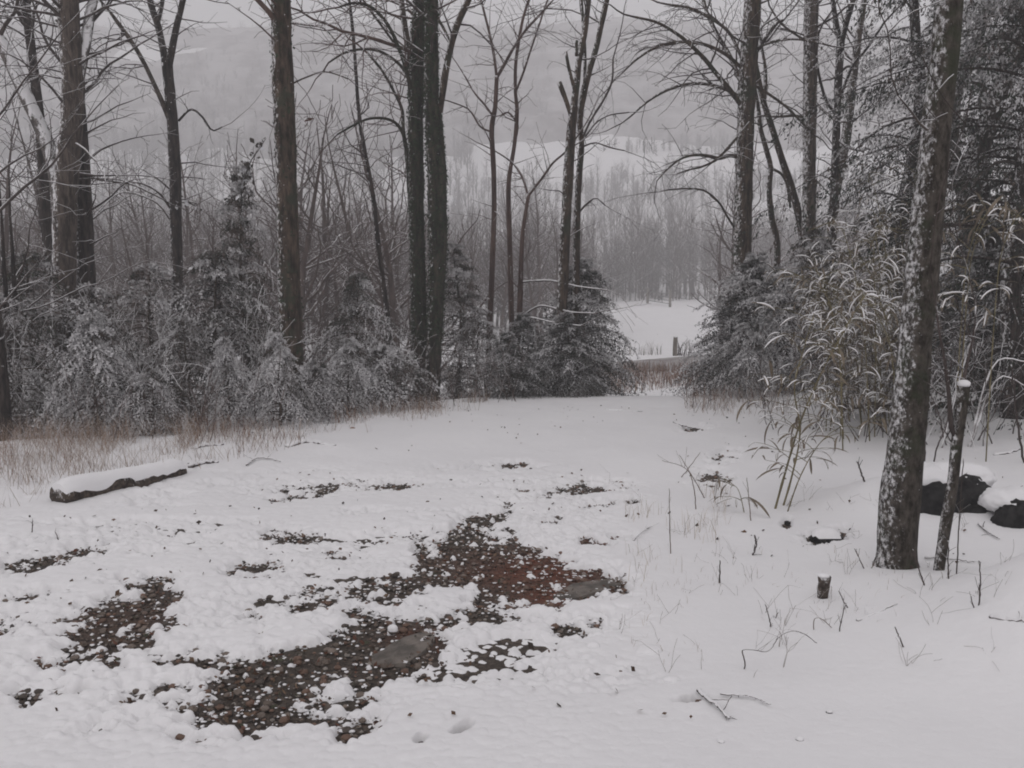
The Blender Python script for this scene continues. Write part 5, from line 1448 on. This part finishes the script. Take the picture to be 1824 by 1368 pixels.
UP = (
    ('dry_stem', 'thick curved dead stem left of the little stump', [(1330, 1005), (1342, 985), (1347, 970), (1344, 953)], 6),
    ('dry_stem', 'thin stem with the long arching tip, below the little stump', [(1315, 1211), (1327, 1185), (1323, 1158), (1345, 1158), (1369, 1159), (1389, 1133), (1412, 1124), (1432, 1129), (1455, 1145)], 3),
    ('dry_stem', 'upright stem in front of the right mound', [(1742, 1101), (1746, 1050), (1746, 1025), (1745, 998)], 4),
    ('dry_stem', 'side stem making a V with the upright one by the mound', [(1742, 1101), (1734, 1080), (1729, 1061)], 3.5),
    ('dry_stem', 'kinked stem sprawling below the V shaped pair by the mound', [(1742, 1110), (1735, 1140), (1720, 1152), (1698, 1148), (1695, 1178)], 4),
    ('dry_stem', 'slanted stem leaning left, right of the snow topped stick', [(1618, 1174), (1606, 1145), (1594, 1116)], 4),
    ('dry_stem', 'thin stem leaning right, left of the snow topped stick', [(1492, 1144), (1498, 1110), (1506, 1076)], 3),
    ('dry_stem', 'thin stem leaning left just right of the little stump', [(1519, 1101), (1506, 1076), (1493, 1051)], 3),
    ('dry_stem', 'small forked weed standing left of the little stump', [(1371, 1135), (1372, 1110), (1363, 1075)], 3),
    ('dry_stem', 'other prong of the small forked weed left of the stump', [(1371, 1120), (1380, 1105), (1386, 1090)], 3),
    ('dry_stem', 'bent twig arch right above the long arching stem', [(1450, 1140), (1450, 1105), (1462, 1102), (1482, 1118)], 2.5),
    ('dry_stem', 'short dark peg in the snow at the bottom of the picture', [(1446, 1287), (1444, 1279), (1443, 1271)], 5),
    ('dry_stem', 'upright dead stalk in the pale grass', [(1282, 1055), (1282, 1030), (1283, 998)], 4),
    ('dry_stem', 'thin stalk pair left of the front bamboo, the taller', [(1195, 1000), (1193, 940), (1192, 870)], 2.5),
    ('dry_stem', 'thin bowed stalk rising left of the front bamboo', [(1240, 920), (1236, 870), (1222, 835), (1180, 820)], 2.5),
    ('dry_stem', 'tall thin stalk leaning right beside the pale grass', [(1262, 900), (1240, 860), (1210, 810)], 2.2),
    ('dry_stem', 'thin stalk crossing the bowed one by the drive edge', [(1205, 860), (1222, 840), (1248, 805)], 2.2),
    ('dry_stem', 'straight thin stalk in front of the front bamboo', [(1338, 940), (1335, 900), (1330, 850)], 2.4),
    ('dry_stem', 'upright sprout left of the nearest trunk, with a hooked top', [(1545, 1026), (1535, 1005), (1522, 976)], 3),
    ('dry_stem', 'sprout leaning right toward the nearest trunk', [(1545, 1026), (1556, 1005), (1566, 992)], 2.5),
    ('dry_stem', 'dead seed stalk standing in the snow right of the front bamboo', [(1542, 868), (1535, 845), (1527, 822)], 5),
    ('thin_sapling', 'straight bare sapling right behind the nearest trunk', [(1646, 835), (1648, 780), (1653, 712)], 5),
    ('thin_sapling', 'thin bare sapling slanting between the two right trunks', [(1660, 832), (1672, 790), (1684, 762), (1696, 710)], 4),
    ('thin_sapling', 'sapling crossing over the slanting one between the right trunks', [(1704, 810), (1690, 780), (1668, 747)], 3.5),
    ('thin_sapling', 'thin straight sapling at the right edge of the picture', [(1826, 835), (1815, 770), (1806, 700), (1802, 650)], 6),
    ('thin_sapling', 'thin upright shoot right of the short sawn-off trunk', [(1703, 1037), (1708, 940), (1716, 815)], 3.5),
    ('thin_sapling', 'thin shoot standing right at the foot of the short sawn-off trunk', [(1690, 1047), (1689, 1000), (1689, 963)], 4),
    ('thin_sapling', 'thin shoot leaning out between the nearest trunk and the sawn-off one', [(1652, 1058), (1636, 1012), (1626, 978)], 4),
    ('dry_stem', 'small dark twig sticking up in the snow by the log', [(107, 968), (102, 956), (98, 946)], 3),
    ('dry_stem', 'short upright twig left of the small dark one by the log', [(55, 962), (57, 945), (58, 926)], 3),
)
for a in UP:
    one_stick(*a[:3], a[3] * .8, mat='stem_tan' if a[3] < 2.6 else 'twig', lying=False, cat='stem', seed=len(a[1]), taper=.6)
one_stick('fallen_branch', 'snow lined branch resting across the black rock on the right', [(1719, 918), (1745, 916), (1765, 912), (1795, 898)], 7, lift=.10, seed=4)
for a in (('fallen_branch', 'snow lined branch slanting out of the brush at the right edge, upper', [(1735, 660), (1770, 652), (1830, 645)], 6),
          ('fallen_branch', 'snow lined branch sloping down at the right edge, lower', [(1735, 664), (1775, 678), (1830, 690)], 6),
          ('fallen_branch', 'snow lined bough arching above the brush right of the nearest trunk', [(1690, 600), (1740, 580), (1780, 572), (1800, 590)], 4)):
    one_stick(*a, lying=False, Y=8.6, seed=6)

rg = np.random.default_rng(44)
n = 760
Yl = rg.uniform(3.0, 12.5, n); Xl = rg.uniform(-.5, .5, n) * 1.1 * Yl
kk_ = (fbm(Xl * .9, Yl * .9, 77, 3) > .47); Xl, Yl = Xl[kk_], Yl[kk_]; n = len(Xl)
cl_ = np.stack([Xl, Yl, g(Xl, Yl) + .053], -1)
a1 = nrm_rows(rg.normal(0, 1, (n, 3)) * [1, 1, .35]); a2 = nrm_rows(np.cross(a1, rg.normal(0, 1, (n, 3)) + [0, 0, 1.5]))
sz = rg.uniform(.006, .02, n)[:, None]
V = np.stack([cl_ - a1 * sz, cl_ + a2 * sz * .6 + [0, 0, .004], cl_ + a1 * sz + [0, 0, .006], cl_ - a2 * sz * .6], 1).reshape(-1, 3)
co = np.array([(0.07, 0.042, 0.028), (0.11, 0.065, 0.04), (0.045, 0.033, 0.027)])[rg.integers(0, 3, n)] * rg.uniform(.7, 1.3, (n, 1))
tag(link('fallen_leaves', mesh_np('fallen_leaves', V, [np.arange(4 * n).reshape(-1, 4)], None, 'foliage', False, np.repeat(co, 4, 0))), 'small brown leaves and crumbs scattered on the snow', 'leaves', kind='stuff')

rg = np.random.default_rng(45)
Yl = rg.uniform(3.0, 7.2, 9000); Xl = rg.uniform(-.62, .15, 9000) * Yl
kk_ = bare_n(Xl, Yl) > .55; Xl, Yl = Xl[kk_][:1500], Yl[kk_][:1500]; n = len(Xl)
cl_ = np.stack([Xl, Yl, g(Xl, Yl) + rg.uniform(.012, .024, n)], -1)
a1 = nrm_rows(rg.normal(0, 1, (n, 3)) * [1, 1, .4]); a2 = nrm_rows(np.cross(a1, rg.normal(0, 1, (n, 3)) + [0, 0, 1.5]))
sz = rg.uniform(.006, .019, n)[:, None]; thin = rg.uniform(.12, .6, n)[:, None]
V = np.stack([cl_ - a1 * sz, cl_ + a2 * sz * thin + [0, 0, .003], cl_ + a1 * sz + [0, 0, .005], cl_ - a2 * sz * thin], 1).reshape(-1, 3)
co = np.array([(0.085, 0.05, 0.033), (0.13, 0.085, 0.055), (0.04, 0.03, 0.025), (0.10, 0.045, 0.03), (0.055, 0.055, 0.035)])[rg.integers(0, 5, n)] * rg.uniform(.7, 1.3, (n, 1))
tag(link('fallen_leaves', mesh_np('fallen_leaves', V, [np.arange(4 * n).reshape(-1, 4)], None, 'foliage', False, np.repeat(co, 4, 0))), 'wet brown leaf bits lying on the bare gravel of the drive', 'leaves', kind='stuff')

# fine weeds standing out of the snow on the right
rg = np.random.default_rng(46)
wm = MB()
for _ in range(75):
    p_ = hit(rg.uniform(1080, 1790), rg.uniform(870, 1215))
    hgt = rg.uniform(.05, .17)
    nst = int(rg.integers(1, 4))
    for k in range(nst):
        d = nrm(np.array([rg.normal(0, .45), rg.normal(0, .45), 1.0]))
        grow(p_ + [0, 0, .02], d, hgt * rg.uniform(.6, 1.2), .0013, rg, [wm, wm], .02, .10, .14, .0007, 9.0)
tag(wm.build('weeds', 'stem_tan'), 'fine dead weeds and twig tips poking out of the smooth snow on the right', 'weeds', kind='stuff')

# little stump
P0 = hit(1463, 1083); sp_ = m_per_px(P0[1], 1060)
root = empty('stump', P0, 'little brown sapling stump standing in the smooth snow on the right', 'stump')
zz = np.linspace(-0.02, 58 * sp_, 12)
rad = np.interp(zz, [0, 10 * sp_, 45 * sp_, 58 * sp_], [11 * sp_, 9.5 * sp_, 10 * sp_, 12.5 * sp_])
mb = MB(); mb.tube(np.stack([P0[0] + 0.04 * zz, P0[1] + 0 * zz, P0[2] + zz], -1), rad, 14, rough=.16, rng=np.random.default_rng(2))
mb.build('bark', 'bark_log', root)
v, f = rock_mesh(np.random.default_rng(9), 2, .5, .15)
mb = MB(); mb.add(v * [11 * sp_, 10 * sp_, 9 * sp_] + P0 + [0, 0, 58 * sp_ + .006], t=f); mb.build('snow_cap', 'snow', root)

def boulder(px, py, wpx, hpx, label, seed, dy=0.0, capr=1.0):
    """dark rock whose snow cap hangs over it"""
    P = hit(px, py); s = m_per_px(P[1], py)
    rg = np.random.default_rng(seed); root = empty('boulder', P, label, 'boulder')
    v, f = rock_mesh(rg, 3, 1.0, .16)
    w_ = wpx / 2 * s; h_ = hpx * s
    mb = MB(); mb.add(v * [w_, w_ * .6, h_ * .9] + P + [0, w_ * .35, h_ * .12], t=f); mb.build('rock', 'black_rock', root)
    # its snow runs back into the bank behind
    nz = fbm(v[:, 0] * 1.7 + seed, v[:, 1] * 1.7, 8, 3) - .5
    v2 = v * [w_ * 1.25 * capr, w_ * .95, h_ * .42]
    v2[:, 2] *= 1 + 1.0 * nz; v2[:, 1] += w_ * .22 * nz
    v2 = v2 + P + [0, w_ * 1.12, h_ * .86 + dy]
    mb = MB(); mb.add(v2, t=f); mb.build('snow_cap', 'snow', root)
boulder(1668, 922, 104, 62, 'black boulder under snow just right of the nearest trunk', 3)
boulder(1724, 918, 112, 64, 'black boulder under snow right of the short sawn-off trunk', 4)
boulder(1812, 950, 84, 56, 'black boulder at the right edge under a snow mound', 6)
lone_stone(1155, 1176, 46, 16, 'slab', 'stone', 'narrow flat stone with a snow pillow on the smooth snow right of the gravel', 'stone', .35, seed=3)
lone_stone(1055, 1168, 26, 18, 'red_stone', 'stone', 'small tan stone half sunk in the snow below the upper bare patch', 'stone', .6, seed=4)
lone_stone(1196, 1230, 30, 18, 'red_stone', 'stone', 'small reddish stone half sunk in the smooth snow at the lower middle', 'stone', .5, seed=5)
lone_stone(1670, 1109, 16, 14, 'black_rock', 'stone', 'tiny dark stone in the snow right of the snow topped stick', 'stone', .7, seed=6, snow_on=False)
lone_stone(1472, 970, 60, 26, 'black_rock', 'stone', 'dark rock with leaves peeping out of the snow left of the nearest trunk', 'stone', .5, seed=7, cover=.82)
for (x_, y_, w_, l_) in ((1284, 1345, 13, 'dark hole in the snow at the bottom edge, set as a stone, left of two'), (1423, 1341, 14, 'dark hole in the snow at the bottom edge, set as a stone, right of two'),
        (1476, 1289, 12, 'dark snow hole set as a stone, just right of the short dark peg'), (1757, 1250, 12, 'dark hole set as a stone in the smooth snow below the right mound')):
    lone_stone(x_, y_, w_, w_, 'black_rock', 'stone', l_, 'stone', .5, seed=x_, snow_on=True, dz=.012, cover=.72)  # dark holes in the snow, stood in for by sunken black stones
lone_stone(1402, 940, 12, 12, 'black_rock', 'stone', 'small dark stone at the foot of the front bamboo', 'stone', .8, seed=8, snow_on=False)
lone_stone(700, 1135, 18, 18, 'stone', 'stone', 'round stone with a snow ball on it in the lower gravel patch', 'stone', .8, seed=9)
lone_stone(628, 769, 12, 10, 'red_stone', 'leaf_clump', 'brown curled leaves on the snow below the drooping snowy cedar', 'leaves', .6, seed=10, snow_on=False)

# ------------------------------------------------------------------ far field furniture: post, gate, shrub
Yp = 36.8; P0 = gp(1203, Yp); s_ = m_per_px(Yp, 625)
root = empty('fence_post', P0, 'wooden fence post at the lower edge of the white field', 'post')
mb = MB(); r_ = 4.2 * s_
mb.tube([P0 + [0, 0, -.2], P0 + [0, 0, .3], P0 + [0, 0, .62], P0 + [.01, 0, .80]], [r_, r_, r_ * .95, r_ * .9], 8, rough=.06, rng=np.random.default_rng(1)); mb.build('post', 'post_wood', root)
mb = MB(); v, f = rock_mesh(np.random.default_rng(2), 1, .4, .1); mb.add(v * r_ * 1.1 + P0 + [0, 0, .82], t=f); mb.build('snow_cap', 'snow', root)
brush('bush', 'small dark bush close right of the fence post', gp(1218, 37.2), 22, .7, 91, 'twig', .25, r=.02)
Yg = 93.0; pa, pb = gp(1152, Yg), gp(1192, Yg - 6)
root = empty('field_gate', pa, 'faint metal gate with bars at the far end of the white field', 'gate')
for q_ in (pa, pb):
    mb = MB(); mb.tube([q_ + [0, 0, -.2], q_ + [0, 0, 1.6]], [.13, .12], 6); mb.build('post', 'post_wood', root)
for z_ in (.35, .65, .95, 1.25):
    mb = MB(); mb.tube([pa + [0, 0, z_], pb + [0, 0, z_]], [.035, .035], 5); mb.build('bar', 'gate_metal', root)
for t_ in (.33, .66):
    c_ = pa * (1 - t_) + pb * t_; mb = MB(); mb.tube([c_ + [0, 0, .3], c_ + [0, 0, 1.3]], [.035, .035], 5); mb.build('upright', 'gate_metal', root)

# ------------------------------------------------------------------ falling snow and the thick air
rg = np.random.default_rng(33)
n = 4200
Y = 1.6 + 17 * rg.random(n) ** 0.8; X = (rg.random(n) - .5) * 1.35 * Y; Z = CAMZ + (rg.random(n) - .55) * .95 * Y
k_ = Z > g(X, Y) + .1; X, Y, Z = X[k_], Y[k_], Z[k_]; n = len(X)
r_ = rg.uniform(.0012, .0034, n) * np.clip(Y / 7, .45, 1.5)
oc = np.array([(1, 0, 0), (-1, 0, 0), (0, 1, 0), (0, -1, 0), (0, 0, 1.3), (0, 0, -1.3)], float)
V = (np.stack([X, Y, Z], -1)[:, None, :] + oc[None] * r_[:, None, None]).reshape(-1, 3)
b = np.arange(n)[:, None] * 6
T = np.concatenate([b + list(t) for t in ((0, 2, 4), (2, 1, 4), (1, 3, 4), (3, 0, 4), (2, 0, 5), (1, 2, 5), (3, 1, 5), (0, 3, 5))])
tag(link('snowflakes', mesh_np('snowflakes', V, None, [T], 'snow', True)), 'snowflakes falling through the air', 'snowfall', kind='stuff')

zlo = float(G.min()) - 1.2; zhi = float(G.max()) + 20
hv = np.array([(x, y, z) for x in (-720, 720) for y in (-720, 720) for z in (zlo, zhi)], float)
hq = [[0, 1, 3, 2], [4, 6, 7, 5], [0, 4, 5, 1], [2, 3, 7, 6], [0, 2, 6, 4], [1, 5, 7, 3]]
hm = bpy.data.materials.new('haze'); hm.use_nodes = True
hm.node_tree.nodes.clear()
ho = hm.node_tree.nodes.new('ShaderNodeOutputMaterial'); pv = hm.node_tree.nodes.new('ShaderNodeVolumePrincipled')
pv.inputs['Color'].default_value = (0.93, 0.927, 0.938, 1); pv.inputs['Density'].default_value = HAZE
hm.node_tree.links.new(pv.outputs[0], ho.inputs['Volume'])
tag(link('haze', mesh_np('haze', hv, [hq], None, hm, False)), 'snowfall haze filling the valley', 'haze', kind='stuff')
